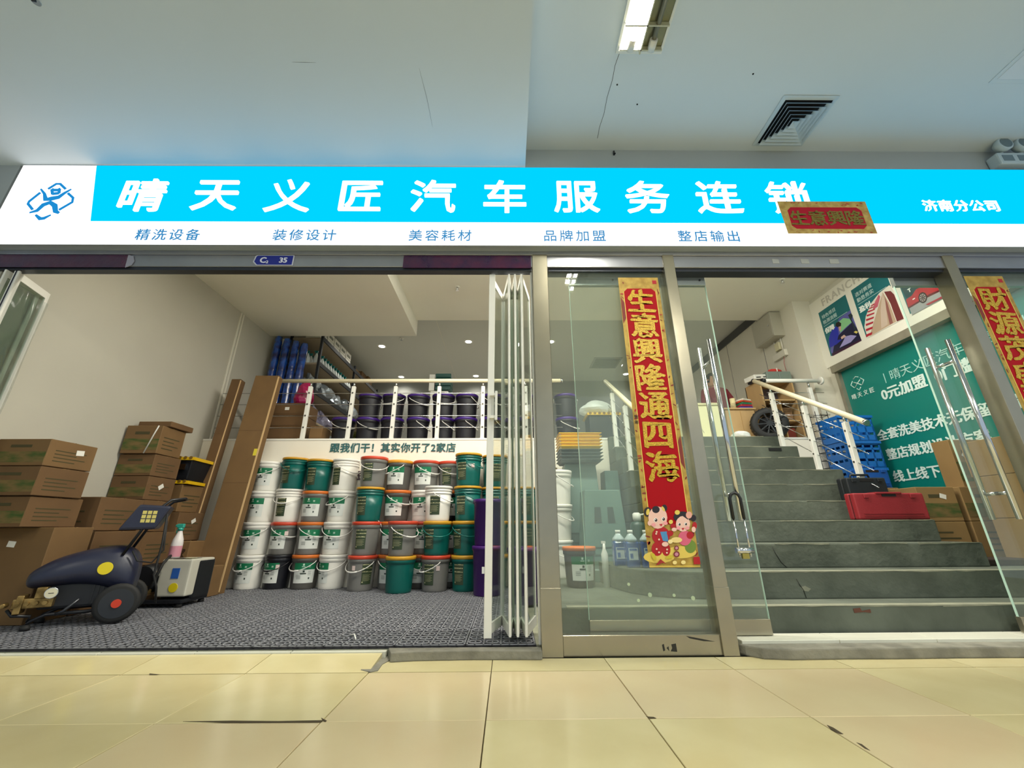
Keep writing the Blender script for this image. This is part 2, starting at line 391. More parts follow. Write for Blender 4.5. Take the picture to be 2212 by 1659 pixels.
# emergency light with two round lamps
t = thing('emergency_light', 'white emergency light with two round lamp heads on the wall beside the ceiling', 'light', (4.22, 2.50, 3.47))
MB().box(-.15, .15, -.02, .065, 0, .12).build('case', M('emergency_white', '#B6C6CC', .4), t, bevel=.012)
for x in (-.08, .08):
    h = MB().lathe([(.045, .03), (.062, 0), (.064, -.03), (.058, -.035)], 22, (x, -.02, .19), 'y').build('lamp_head', M('emergency_white'), t)
    MB().lathe([(.05, -.037), (.05, -.033)], 22, (x, -.02, .19), 'y').build('lens', M('lens_grey', '#6F8084', .1, .4), h)
    MB().tube([(x, 0, .12), (x, 0, .15)], .012, 8).build('stem', M('emergency_white'), t)
MB().box(-.12, -.03, -.022, -.02, .03, .09).build('label_print', M('label_grey', '#6B7F88'), t); MB().box(.01, .10, -.022, -.02, .03, .09).build('label_print', M('label_grey'), t)

# ------------------------------------------------------------------ illuminated sign
t = thing('shop_sign', 'long backlit cyan and white shop sign with raised white characters', 'sign', (0, 2.49, 2.648))
MB().box(-3.865, 4.9, .004, .08, 0, .765).build('sign_case', M('sign_case', '#A8B0B4', .4, .3), t)
MB().box(-3.863, 4.9, 0, .004, .003, .762).build('face_panel', signw, t)
MB().prism([(-3.285, -.001, .762), (4.9, -.001, .762), (4.9, -.001, .212), (-3.145, -.001, .212)], (0, .001, 0)).build('cyan_panel', signb, t)
for i, ch in enumerate('晴天义匠汽车服务连锁'):
    lettering(ch, .335, signl, (-2.81+.558*i, -.014, .452), t, bold=.0095, ext=.007, sx=1.1, name='raised_character')
for k, w in enumerate(('精洗设备', '装修设计', '美容耗材', '品牌加盟', '整店输出')):
    lettering(w, .108, blueink, (-2.53+1.0125*k, -.003, .088), t, ext=.002, spacing=1.28)
lettering('济南分公司', .118, signl, (3.56, -.005, .385), t, bold=.005, ext=.004, spacing=1.1)
# emblem: a dancing figure inside a broken diamond
def L(px, py): p = U(px/2.99, 340+py/2.99, 'y', 2.49); return Vector((p.x, 0, p.z-2.648))
def ribbon(pts, w, name, y=-.003):
    q = MB(); P = [L(*p) for p in pts]; n = len(P); ws = w if isinstance(w, (list, tuple)) else [w]*n; l = []; r = []
    for i, p in enumerate(P):
        d = (P[min(i+1, n-1)]-P[max(i-1, 0)]).normalized(); nn = Vector((-d.z, 0, d.x))*ws[i]/2; l.append(p+nn); r.append(p-nn)
    poly = [Vector((v.x, y, v.z)) for v in l+r[::-1]]
    q.prism(poly, (0, .004, 0)); return q.build(name, blueink2, t)
ribbon([(212, 338), (182, 300), (190, 285), (262, 228)], .019, 'emblem_line')
ribbon([(312, 205), (365, 172), (390, 172), (425, 205)], .019, 'emblem_line')
ribbon([(440, 232), (473, 262), (468, 290), (382, 340)], .019, 'emblem_line')
ribbon([(232, 372), (260, 397), (285, 394), (330, 372)], [.016, .03, .026, .01], 'emblem_line')
ribbon([(265, 205), (288, 235), (295, 272), (330, 268), (380, 258), (420, 230), (462, 206)], [.012, .02, .035, .04, .034, .022, .01], 'emblem_figure')
ribbon([(192, 358), (240, 345), (280, 308), (325, 292), (355, 312), (360, 350), (382, 360)], [.012, .028, .035, .035, .04, .035, .02], 'emblem_figure')
ribbon([(335, 206), (345, 212), (375, 212), (392, 203)], .026, 'emblem_head'); ribbon([(340, 236), (383, 232)], .024, 'emblem_head'); ribbon([(336, 206), (340, 238)], .020, 'emblem_head'); ribbon([(386, 206), (382, 234)], .020, 'emblem_head')

# ------------------------------------------------------------------ stainless facade frame
t = thing('door_header_beam', 'stainless steel header beam running under the sign', 'beam', (0, YF, 0))
MB().box(-3.9, 4.9, 0, .075, 2.515, 2.62).build('beam', steel, t, bevel=.003, seg=1)
MB().box(-3.9, 4.9, -.012, .0, 2.615, 2.648).build('lip', steel, t, bevel=.002, seg=1)
MB().box(-3.9, .18, .01, .065, 2.49, 2.516).build('track', M('dark_track', '#3B3F48', .4, .6), t)
MB().box(.31, 4.9, .02, .1, 2.492, 2.516).build('track', M('dark_track'), t)
pur = M('maroon_film', '#4A1238', .16, var=.4, vs=9, h2='#2E0C3A', bump=.5, bs=14, coat=.6)
MB().box(-3.85, -2.83, -.006, 0, 2.503, 2.610).build('maroon_film', pur, t)['label'] = 'torn glossy maroon film strip'
MB().box(-.785, .178, -.006, 0, 2.503, 2.612).build('maroon_film', pur, t)['label'] = 'glossy purple maroon film strip'
MB().prism([(-2.84, -.007, 2.50), (-2.80, -.007, 2.52), (-2.79, -.007, 2.56), (-2.81, -.007, 2.60), (-2.85, -.007, 2.612)], (0, .005, 0)).build('film_scrap', M('film_scrap', '#9A9AA8', .2), t)
for k in range(5):
    MB().box(2.02+k*.11, 2.07+k*.115, -.002, 0, 2.55+.02*(k % 2), 2.59).build('tape_residue', M('tape_residue', '#A9ABA6', .7), t) if k in (0, 2, 4) else None
t = thing('number_plate', 'small blue door number plate reading C2 35', 'sign', (-1.757, YF-.008, 2.565))
MB().prism([(-.14, 0, .038), (-.128, 0, .045), (.15, 0, .045), (.15, 0, -.045), (-.12, 0, -.045), (-.15, 0, -.015)], (0, .006, 0)).build('plate_rim', M('plate_rim', '#C9CCD8', .4), t)
MB().prism([(-.13, -.001, .034), (-.12, -.001, .04), (.143, -.001, .04), (.143, -.001, -.04), (-.114, -.001, -.04), (-.14, -.001, -.012)], (0, .002, 0)).build('plate', M('plate_blue', '#10218A', .35), t)
pw = M('plate_white', '#E6E8F4', .5)
lettering('C', .068, pw, (-.075, -.002, 0), t, bold=.03); lettering('2', .034, pw, (-.042, -.002, -.016), t, bold=.02); lettering('35', .062, pw, (.075, -.002, 0), t, bold=.03)

def post(x0, x1, label, cat='post'):
    t = thing('door_post', label, cat, ((x0+x1)/2, YF, 0)); h = (x1-x0)/2
    MB().box(-h, h, -.012, .10, 0, 2.622).build('post', steelw, t, bevel=.003, seg=1)
    MB().box(-h-.002, h+.002, -.015, .102, 0, .34).build('kick_sleeve', steelw, t, bevel=.002, seg=1)
post(.186, .300, 'wide stainless post between folding doors and glass entrance', 'post')
post(1.178, 1.262, 'stainless post between the fixed pane and the open entrance')
post(3.336, 3.422, 'stainless post beside the right-hand spring couplet')
t = thing('fixed_glass_pane', 'fixed glass pane carrying the seven-character red couplet', 'glass', (.74, YF+.035, 0))
MB().box(-.438, .438, -.035, .03, 0, .102).build('bottom_rail', steelw, t, bevel=.003, seg=1)
MB().box(-.438, .438, 0, .008, .102, 2.5).build('pane', gl, t)
t = thing('fixed_glass_pane', 'fixed glass pane at the far right behind the second couplet', 'glass', (4.0, YF+.035, 0))
MB().box(-.576, .9, -.03, .03, .05, .152).build('bottom_rail', steelw, t, bevel=.003, seg=1)
MB().box(-.576, .9, 0, .008, .152, 2.5).build('pane', gl, t)
YD = 2.69
def glass_door(x0, x1, hx, label, lock=False):
    t = thing('glass_door', label, 'door', (x0, YD, 0)); w = x1-x0
    MB().box(0, w, -.016, .016, .072, .155).build('bottom_rail', steelw, t, bevel=.002, seg=1)
    MB().box(0, w, -.016, .016, 2.425, 2.515).build('top_rail', M('top_rail_steel', '#9FA8A8', .3, .7), t, bevel=.002, seg=1)
    for x in (.32*w, .96*w): MB().lathe([(.008, -.02), (.008, -.014)], 10, (x, 0, 2.47), 'y').build('screw', black, t)
    MB().box(0, w, -.005, .005, .155, 2.425).build('pane', gl, t)
    e = MB(); e.box(-.002, .001, -.006, .006, .155, 2.425); e.box(w-.001, w+.002, -.006, .006, .155, 2.425)
    e.build('pane_edge', M('green_glass_edge', '#B5D4C4', .15), t)
    for s in (-1, 1):
        h = MB().tube([(hx, s*.075, .70), (hx, s*.075, 1.93)], .016, 14).build('pull_handle', chrome, t)
        for z in (.86, 1.77): MB().tube([(hx, 0, z), (hx, s*.075, z)], .011, 10).build('standoff', chrome, h)
    return t
glass_door(.476, 1.535, .965, 'sliding glass door parked behind the fixed pane, with long chrome handles')
glass_door(3.02, 4.12, .16, 'sliding glass door at the right with a chrome pull bar')
# U lock hanging on the left handle
t = thing('bicycle_lock', 'black U-shaped lock hanging from the long door handle', 'lock', (1.416, 2.60, .53))
MB().tube([(-.033, 0, .18), (-.033, 0, .30), (-.022, 0, .325), (0, 0, .335), (.022, 0, .325), (.033, 0, .30), (.033, 0, .18)], .0095, 10).build('sleeve', black, t)
MB().tube([(-.033, 0, -.035), (-.033, 0, .18)], .006, 8).build('shackle_leg', chrome, t); MB().tube([(.033, 0, -.035), (.033, 0, .18)], .006, 8).build('shackle_leg', chrome, t)
MB().tube([(-.05, 0, 0), (.05, 0, 0)], .017, 14).build('lock_barrel', chrome, t)
MB().box(-.02, .02, -.008, .008, -.045, -.016).build('key_cover', M('brass_key', '#A89A50', .4, .7), t)

# ------------------------------------------------------------------ spring festival couplets (flat paper)
def couplet(p0, p1, z1, z0, chars, label, cx, w, kids=True, shear=0.):
    t = thing('spring_couplet', label, 'banner', (cx, YF-.016, z0)); h = z1-z0
    MB().box(-w/2, w/2, 0, .0015, 0, h).build('gold_border', goldp, t)
    rw = w*.40; b0 = h*(.12 if kids else .06); c = .03
    poly = [(-rw, -.0012, b0), (rw, -.0012, b0), (rw, -.0012, h-.125), (rw-c, -.0012, h-.095), (-rw+c, -.0012, h-.095), (-rw, -.0012, h-.125)]
    MB().prism(poly, (0, .001, 0)).build('red_panel', red, t)
    for s in (-1, 1): MB().box(s*rw-.0025, s*rw+.0025, -.002, 0, b0, h-.12).build('inner_rule', M('rule_gold', '#E3C65A', .4), t)
    n = len(chars); top = h-.10; bot = h*(.245 if kids else .06); st = (top-bot)/n
    for i, ch in enumerate(chars):
        lettering(ch, .20, goldb, (.003*math.sin(i*2.1), -.0035, top-st*(i+.5)), t, bold=.026, ext=.001, sx=1.05, name='character', jag=1., roll=.04*math.sin(i*1.7))
    brown = M('border_brown', '#7E2A1E', .6); rnd = random.Random(cx)
    for i in range(46):      # printed plum twigs, leaves and seals along the border
        side = rnd.choice((-1, 1)); z = rnd.uniform(.05, h-.03); x = side*(w/2-rnd.uniform(.008, .022)) if z < h-.1 else rnd.uniform(-w*.45, w*.45)
        a = rnd.uniform(0, PI); L_ = rnd.uniform(.006, .018); r_ = rnd.uniform(.002, .006)
        q = MB(); P = [(x+L_*math.cos(a)*math.cos(u)-r_*math.sin(a)*math.sin(u), -.0012, z+L_*math.sin(a)*math.cos(u)+r_*math.cos(a)*math.sin(u)) for u in [2*PI*k/8 for k in range(8)]]
        q.prism(P, (0, .0006, 0)).build('border_motif', rnd.choice((brown, brown, M('border_red', '#B02A24', .6))), t)
    MB().box(w/2-.045, w/2-.015, -.0013, 0, h-.055, h-.025).build('seal', M('seal_red', '#B01020', .6), t)
    for (sx, f) in ((-1, .86), (1, .34)):
        z = h*f; MB().prism([(sx*(w/2-.004), -.0014, z-.11), (sx*(w/2-.028), -.0014, z-.06), (sx*(w/2-.028), -.0014, z+.06), (sx*(w/2-.004), -.0014, z+.11)], (0, .001, 0)).build('fan_motif', brown, t)
    MB().box(-w/2, w/2, -.001, 0, .004, .01).build('bottom_rule', M('rule_gold'), t)
    return t
t = couplet(0, 0, 2.412, .443, '生意興隆通四海', 'long red and gold couplet with seven gold characters and two painted children', .968, .296)
# the printed picture of two children at the foot of the couplet: flat shapes in paper-thin layers
org = Vector((.968, YF-.016, .443)); PY = YF-.018
def K(x, y): p = U(1350+x*180/1757, 1070+y*170/1659, 'y', PY); return p-org
_lay = [0]
def ell(cx, cy, rx, ry, col, name, rot=0.):
    _lay[0] += 1; y = -.002-.00012*_lay[0]; P = []
    for k in range(16):
        u = 2*PI*k/16; a, b = rx*math.cos(u), ry*math.sin(u); x = cx+a*math.cos(rot)-b*math.sin(rot); z = cy+a*math.sin(rot)+b*math.cos(rot)
        p = K(x, z); P.append((p.x, y, p.z))
    MB().prism(P, (0, .0001, 0)).build(name, M('print_'+col, col, .5), t)
def pol(pts, col, name):
    _lay[0] += 1; y = -.002-.00012*_lay[0]; MB().prism([(K(*p).x, y, K(*p).z) for p in pts], (0, .0001, 0)).build(name, M('print_'+col, col, .5), t)
skin, hair, rd, yl, pk, gr, bl = '#F0C4B4', '#1C1420', '#B00A18', '#E2C65A', '#D8607E', '#6E8A34', '#4A8CC0'
ell(720, 1300, 330, 130, yl, 'printed_coins'); ell(1180, 1200, 330, 130, yl, 'printed_coins')
ell(680, 1130, 120, 150, rd, 'printed_trousers'); ell(870, 1150, 90, 130, rd, 'printed_trousers'); ell(1380, 1080, 120, 140, gr, 'printed_skirt')
ell(760, 850, 190, 190, rd, 'printed_jacket'); pol([(740, 770), (880, 760), (920, 980), (800, 960)], bl, 'printed_bib'); ell(670, 870, 75, 140, rd, 'printed_sleeve', -.2)
ell(950, 800, 70, 60, rd, 'printed_sleeve'); ell(1260, 900, 140, 160, pk, 'printed_blouse'); ell(1370, 840, 75, 80, rd, 'printed_sleeve')
ell(480, 350, 80, 100, hair, 'printed_hair'); ell(830, 270, 60, 75, hair, 'printed_hair'); ell(520, 585, 45, 55, skin, 'printed_ear')
ell(690, 470, 200, 235, skin, 'printed_face'); ell(650, 300, 80, 75, hair, 'printed_hair'); ell(480, 350, 35, 70, yl, 'printed_ribbon', .2); ell(805, 285, 25, 60, yl, 'printed_ribbon', -.5)
ell(1210, 460, 190, 120, hair, 'printed_hair'); ell(1440, 480, 60, 70, hair, 'printed_hair'); ell(1220, 600, 150, 165, skin, 'printed_face'); pol([(1080, 520), (1190, 420), (1330, 520), (1320, 470), (1190, 380), (1080, 460)], hair, 'printed_fringe')
ell(1345, 415, 65, 75, '#E8A898', 'printed_flower'); ell(1100, 360, 55, 50, yl, 'printed_bow')
for x, y, r in ((645, 520, 34), (805, 500, 34), (1140, 610, 26), (1275, 605, 26)): ell(x, y, r*1.2, r*1.3, '#F8F0EC', 'printed_eye'); ell(x+6, y+2, r*.85, r, '#2A1616', 'printed_pupil'); ell(x-4, y-8, r*.25, r*.3, '#FFFFFF', 'printed_eye_glint')
for x, y in ((600, 620), (850, 590), (1120, 690), (1310, 690)): ell(x, y, 45, 35, '#F0A0A4', 'printed_cheek')
pol([(715, 610), (790, 600), (765, 655)], '#C01830', 'printed_mouth'); pol([(1185, 690), (1250, 685), (1220, 735)], '#C01830', 'printed_mouth')
ell(1080, 940, 120, 60, '#EED48A', 'printed_ingot'); ell(950, 975, 50, 45, '#F4E0A0', 'printed_ingot'); ell(960, 560, 45, 45, yl, 'printed_ingot'); ell(1010, 650, 60, 50, rd, 'printed_pouch'); ell(1460, 640, 50, 80, rd, 'printed_pouch')
ell(1030, 720, 55, 40, skin, 'printed_hand'); ell(1440, 720, 45, 60, skin, 'printed_hand'); ell(840, 1030, 70, 50, skin, 'printed_hand')
for x, y, r in ((1080, 1240, 65), (1080, 1110, 50)): ell(x, y, r, r, '#7A2028', 'printed_wheel'); ell(x, y, r*.6, r*.6, '#C8889A', 'printed_wheel')
for x, y in ((660, 1130), (710, 1200), (880, 1140), (875, 1210), (660, 770), (650, 810), (710, 930)): ell(x, y, 20, 20, '#E8C8B0', 'printed_blossom')
ell(600, 1290, 40, 90, '#C8B830', 'printed_boot', -.5); ell(930, 1300, 80, 35, '#C8B830', 'printed_boot', -.2)
ell(1040, 1415, 45, 40, '#F2DC90', 'printed_ingot'); ell(1220, 1410, 50, 42, '#F2DC90', 'printed_ingot'); pol([(640, 1470), (740, 1340), (860, 1440), (780, 1420), (700, 1460)], '#A02424', 'printed_leaf')
pol([(1430, 1300), (1560, 1290), (1580, 1450), (1440, 1450)], rd, 'printed_seal')

couplet(0, 0, 2.43, .46, '財源茂盛達三江', 'second red and gold couplet cut off by the right edge of the view', 3.572, .294)
# small horizontal banner stuck across the sign
t = thing('spring_banner', 'small horizontal red and gold paper banner stuck over the sign', 'banner', (2.432, 2.450, 2.732))
bp = M('thin_gold_paper', '#C9AE62', .6, var=.3, vs=22, h2='#A8843C'); MB().prism([(-.345, 0, .302), (.342, 0, .304), (.345, 0, .0), (-.33, 0, -.002)], (0, .001, 0)).build('gold_border', bp, t)
c = .03; x, z0, z1 = .285, .042, .245
MB().prism([(-x, -.001, z0+c), (-x+c, -.001, z0), (x-c, -.001, z0), (x, -.001, z0+c), (x, -.001, z1-c), (x-c, -.001, z1), (-x+c, -.001, z1), (-x, -.001, z1-c)], (0, .0008, 0)).build('red_panel', thin(M('thin_red_paper', '#E0103C', .5), .5), t)
for i, ch in enumerate('生意興隆'): lettering(ch, .145, M('olive_gold', '#8E8030', .4, .3, var=.4, vs=90), (-.215+.143*i, -.0025, .143), t, bold=.022, name='character', jag=1., roll=.05*math.sin(i*2))
rnd = random.Random(5)
for i in range(26):
    px = rnd.uniform(-.32, .32); pz = rnd.choice((rnd.uniform(.01, .03), rnd.uniform(.26, .29))); a = rnd.uniform(0, 3)
    MB().prism([(px+.012*math.cos(a), -.001, pz+.006*math.sin(a)), (px+.003, -.001, pz+.005), (px-.012*math.cos(a), -.001, pz-.006*math.sin(a)), (px-.003, -.001, pz-.005)], (0, .0007, 0)).build('border_motif', M('border_red'), t)

# ------------------------------------------------------------------ staircase
Y0, TR, RI, ZB = 2.76, .24, .1685, .04
t = struct(MB().box(.34, X1, Y0+.1, Y0+.12, ZB, ZB+.02).build('stairs', concrete))
def step(poly, z0, z1):
    o = MB().prism([(*p, z0) for p in poly], (0, 0, z1-z0)).build('step', concrete, t, bevel=.010, seg=2); return o
step([(.32, Y0), (X1, Y0), (X1, YP), (.32, YP)], ZB, ZB+RI)
cur = [(1.6, 3.0), (1.3, 3.015), (1.12, 3.07), (.98, 3.17), (.89, 3.32), (.84, 3.55), (.82, 3.9), (.82, 4.3)]
step([(X1, 3.0), (X1, YP), (.82, YP)]+cur[::-1], ZB+RI, ZB+2*RI)
rights = {3: 3.58, 4: 3.52, 5: 3.44, 6: 3.42, 7: 3.46, 8: 3.40, 9: 3.40, 10: 3.36}
for k in range(3, 11):
    y = Y0+(k-1)*TR; step([(1.25, y), (rights[k], y), (rights[k], YP), (1.25, YP)], ZB+(k-1)*RI, ZB+k*RI)
# worn pale nosings, built as thin chipped strips
rnd = random.Random(11)
for k in range(1, 11):
    y = Y0+(k-1)*TR; z = ZB+k*RI; xa = {1: .36, 2: 1.35}.get(k, 1.27); xb = X1-.02 if k < 3 else rights[k]-.02; x = xa
    while x < xb-.15:
        L_ = rnd.uniform(.25, .8); x2 = min(x+L_, xb); w = .062 if k < 3 else .01
        n = 6; top = [(x+(x2-x)*i/n, y-.0015, z-rnd.uniform(.002, .012 if k > 2 else .01)) for i in range(n+1)]
        MB().prism(top[::-1]+[(x, y-.0015, z+.0012), (x2, y-.0015, z+.0012)], (0, w+rnd.uniform(0, .006), 0)).build('worn_nosing', concl, t)
        x = x2+(0 if k < 3 else rnd.uniform(0, .25))
def mark(pts, w, mat, name):   # cracks and chips in the concrete: thin geometry on the riser face
    MB().tube([Vector(p) for p in pts], [w*(.3+.7*math.sin(PI*(i+.5)/len(pts))) for i in range(len(pts))], 4).build(name, mat, t)
crk = M('crack_dark', '#2C2F2A', .9)
mark([(U(1668, 1180, 'y', 3.238)), U(1675, 1195, 'y', 3.238), U(1688, 1215, 'y', 3.238), U(1700, 1226, 'y', 3.238)], .003, crk, 'crack')
mark([U(1720, 1250, 'y', 2.998), U(1728, 1264, 'y', 2.998), U(1736, 1275, 'y', 2.998), U(1742, 1292, 'y', 2.998)], .003, crk, 'crack')
chip = M('reddish_chip', '#5E3A2C', .9)
MB().prism([U(*p, 'y', 2.757) for p in ((1843, 1315), (1858, 1313), (1862, 1320), (1880, 1316), (1882, 1324), (1866, 1322), (1846, 1324))], (0, .002, 0)).build('chip', chip, t)
MB().prism([U(*p, 'y', 2.998) for p in ((1730, 1268), (1740, 1266), (1752, 1272), (1746, 1278), (1734, 1276))], (0, .002, 0)).build('chip', concl, t)
MB().prism([U(*p, 'y', 2.998+6*TR) for p in ((1681, 981), (1707, 981), (1707, 988), (1681, 988))], (0, .002, 0)).build('dark_patch', dark, t) if False else None
MB().box(3.05, 3.2, 4.675, 4.679, 1.50, 1.535).build('dark_patch', dark, t)
for i, (px, py) in enumerate(((1358, 1262), (1404, 1285), (1456, 1286), (1497, 1292), (1379, 1297))):   # glue spots on the pane
    c = U(px, py, 'y', YF+.034)
    o = MB().lathe([(.009+.003*(i % 2), -.0015), (.009+.003*(i % 2), 0)], 9, c, 'y').build('glue_spot', M('glue_spot', '#AFC0A0', .6)); o.parent = bpy.data.objects['fixed_glass_pane']; o.location = -Vector(o.parent.location)

# ------------------------------------------------------------------ railings
def post_box(p, x, y, z0, z1, ztop):
    q = MB().box(x-.024, x+.024, y-.02, y+.02, z0, z1).build('post', alu, p, bevel=.003, seg=1)
    MB().tube([(x, y, z1), (x, y, ztop)], .012, 8).build('pin', chrome, q); MB().box(x-.04, x+.04, y-.035, y+.035, z0, z0+.006).build('foot_plate', alu, q)
    return q
t = thing('platform_railing', 'cream handrail with white posts and steel cables along the platform edge', 'railing', (0, YP+.03, 0))
MB().tube([(-3.2, 0, 2.505), (.70, 0, 2.505)], .026, 14).build('handrail', M('cream_tube', '#EDE2C2', .3), t)
MB().tube([(.70, 0, 2.505), (.73, 0, 2.505)], .027, 14).build('end_cap', chrome, t)
cz = (1.875, 2.028, 2.18, 2.332)
for x in (-3.14, -2.578, -2.015, -1.465, -.895, -.322, .236):
    q = post_box(t, x, 0, ZP, 2.425, 2.48)
    for z in cz: MB().lathe([(.011, -.028), (.011, -.02)], 8, (x, 0, z), 'y').build('cable_clamp', M('clamp_steel', '#6E6A64', .3, .8), q)
for z in cz: MB().tube([(-3.7, 0, z), (.70, 0, z)], .0045, 6).build('cable', chrome, t)
t = thing('platform_railing', 'short white railing section between staircase and right wall on the platform', 'railing', (0, YP+.03, 0))
MB().tube([(3.42, 0, 2.50), (4.17, 0, 2.50)], .026, 14).build('handrail', white, t); MB().lathe([(.05, 4.165), (.055, 4.185)], 18, (0, 0, 2.50), 'x').build('wall_flange', white, t)
MB().lathe([(.028, 3.385), (.034, 3.40), (.028, 3.43)], 14, (0, 0, 2.50), 'x').build('end_cap', black, t)
post_box(t, 4.0, 0, ZP, 2.40, 2.48)
for z in cz: MB().tube([(3.42, 0, z), (4.18, 0, z)], .0045, 6).build('cable', chrome, t)
def stair_rail(x, label, posts):
    t = thing('stair_railing', label, 'railing', (x, 0, 0)); s = .64
    def rz(y): return 1.58+(y-3.62)*.645
    MB().tube([(0, 3.60, rz(3.60)), (0, 5.06, rz(5.06))], .027, 14).build('handrail', M('cream_tube'), t)
    for y, dy in ((3.585, .02), (5.055, .02)): MB().tube([(0, y, rz(y)), (0, y+dy, rz(y+dy))], .028, 14).build('end_cap', black if y > 4 else chrome, t)
    for k, y in posts:
        z0 = ZB+k*RI; q = post_box(t, -.0, y, z0, rz(y)-.085, rz(y)-.02)
        for j in range(4): MB().lathe([(.011, -.026), (.011, .026)], 8, (0, y, rz(y)-.17-.15*j), 'x').build('cable_clamp', M('clamp_steel'), q)
    for j in range(4): MB().tube([(0, 3.66, rz(3.66)-.17-.15*j), (0, 5.0, rz(5.0)-.17-.15*j)], .0045, 6).build('cable', chrome, t)
stair_rail(3.30, 'white sloping stair handrail on the right side of the stairs', ((9, 4.78), (7, 4.30), (5, 3.82)))
stair_rail(1.30, 'white sloping stair handrail seen through the fixed glass pane', ((9, 4.78), (7, 4.30), (5, 3.82)))

# ------------------------------------------------------------------ right wall: poster board and teal board
XB = X1-.02
t = thing('poster_board', 'white board with three car-care posters high on the right wall', 'poster', (XB, 5.17, 2.73))
def R(px, py, d=0.): p = U(px, py, 'x', XB-d); return Vector((p.x-XB, p.y-5.17, p.z-2.73))
MB().box(0, .018, -2.5, 0, .0, 1.0).build('board', M('poster_white', '#E9E6DA', .45), t)
lettering('FRANCHISE', .15, M('faint_grey_ink', '#C3BFB4', .6), (-.002, -.66, .90), t, 'x', bold=.02, spacing=1.15)
_pl = [0]
def pp(pts, col, name, par, X=XB, base=None):
    _pl[0] += 1; d = .0012+.0002*_pl[0]; o = par.location
    P = [U(*p, 'x', X) for p in pts]; P = [(X-d-o.x, p.y-o.y, p.z-o.z) for p in P]
    return MB().prism(P, (.0002, 0, 0)).build(name, M('print_'+col, col, .45), par)
def rect(y0, y1, z0, z1, col, name, par, d):   # y0 > y1 : left edge is farther
    o = par.location; return MB().box(XB-d-o.x, XB-d+.0004-o.x, y1-o.y, y0-o.y, z0-o.z, z1-o.z).build(name, M('print_'+col, col, .45), par)
pr_ = [(5.045, 4.555), (4.465, 3.975), (3.888, 3.40)]
for y0, y1 in pr_: rect(y0, y1, 2.862, 3.53, '#12686F', 'poster', t, .001)
wt = M('poster_lettering', '#C9DEDC', .5); wtb = M('poster_lettering_bold', '#EEF4F0', .5)
for (y0, y1), a, b, c in zip(pr_[:2], ('特色项目', '选对赛道'), ('检测流程', '勤恳务实'), ('保障', '盈利')):
    lettering(a, .062, wt, (-.003, y0-5.17-.16, 3.435-2.73), t, 'x'); lettering(b, .062, wt, (-.003, y0-5.17-.16, 3.355-2.73), t, 'x')
    rect(y0-.03, y1+.05, 3.298, 3.303, '#C9DEDC', 'rule', t, .0025); lettering(c, .085, wtb, (-.003, y0-5.17-.11, 3.225-2.73), t, 'x', bold=.03)
def Z(x, y): return (1740+x/6.506, 590+y/6.506)
P1 = lambda c, n, *p: pp([Z(*q) for q in p], c, n, t)
P1('#5A5AA0', 'printed_wall', (470, 640), (630, 520), (790, 945), (380, 1165), (350, 1080))
P1('#84C08A', 'printed_green_bonnet', (462, 690), (530, 632), (620, 640), (650, 690), (560, 770), (490, 840))
P1('#121238', 'printed_car_body', (470, 870), (650, 700), (725, 770), (790, 945), (380, 1165), (400, 1030))
P1('#9A94CC', 'printed_windscreen', (560, 890), (640, 870), (720, 880), (640, 970), (480, 1050), (540, 940))
P1('#3A1030', 'printed_shadow', (370, 1130), (560, 1040), (780, 930), (790, 950), (380, 1168))
P1('#1E2AA8', 'printed_blue_jacket', (400, 760), (450, 740), (470, 860), (450, 940), (520, 930), (440, 1000), (340, 1050), (330, 930), (350, 850))
P1('#C89A8A', 'printed_face', (465, 740), (500, 740), (502, 790), (480, 820))
P1('#1A1418', 'printed_hair', (430, 700), (470, 680), (505, 705), (500, 745), (450, 760), (425, 740))
P1('#D8B4A4', 'printed_hand', (500, 900), (545, 865), (575, 890), (510, 930))
P1('#23303C', 'printed_second_worker', (600, 590), (645, 560), (668, 600), (650, 650), (700, 740), (740, 850), (690, 800), (655, 700))
P1('#D0C060', 'printed_polishing_pad', (680, 830), (710, 810), (745, 825), (720, 850))
P1('#DCD8CC', 'printed_road_sky', (1180, 170), (1210, 190), (1386, 640), (880, 910), (830, 760), (850, 610), (920, 430), (1040, 280))
P1('#B8A088', 'printed_road', (1090, 270), (1180, 420), (1280, 680), (905, 890), (960, 700), (1040, 430))
P1('#6E2E30', 'printed_crash_barrier', (1110, 262), (1200, 250), (1250, 300), (1386, 640), (1290, 680), (1200, 430))
P1('#C8B4A4', 'printed_road_light', (1085, 270), (1130, 420), (1160, 720), (1070, 780), (1060, 520))
P1('#8E5A54', 'printed_tyre_track', (1120, 330), (1160, 430), (1235, 700), (1190, 725), (1140, 500))
for k in range(9):
    f = k/8; y = 880-f*390-(1-f)*0; y = 870-560*(1-(1-f)**1.5)*.78; h = 28*(1-f)+8; xl = 855-(870-y)*.0+f*90-60*math.sin(PI*f)*.6; xr = 945+f*65
    P1('#B01C34', 'printed_kerb_stripe', (xl, y-h/2+12), (xr, y-h/2-26), (xr-8, y+h/2-26), (xl+4, y+h/2+12))
P1('#C06070', 'printed_kerb', (1035, 300), (1058, 330), (1020, 470), (950, 520), (985, 400))
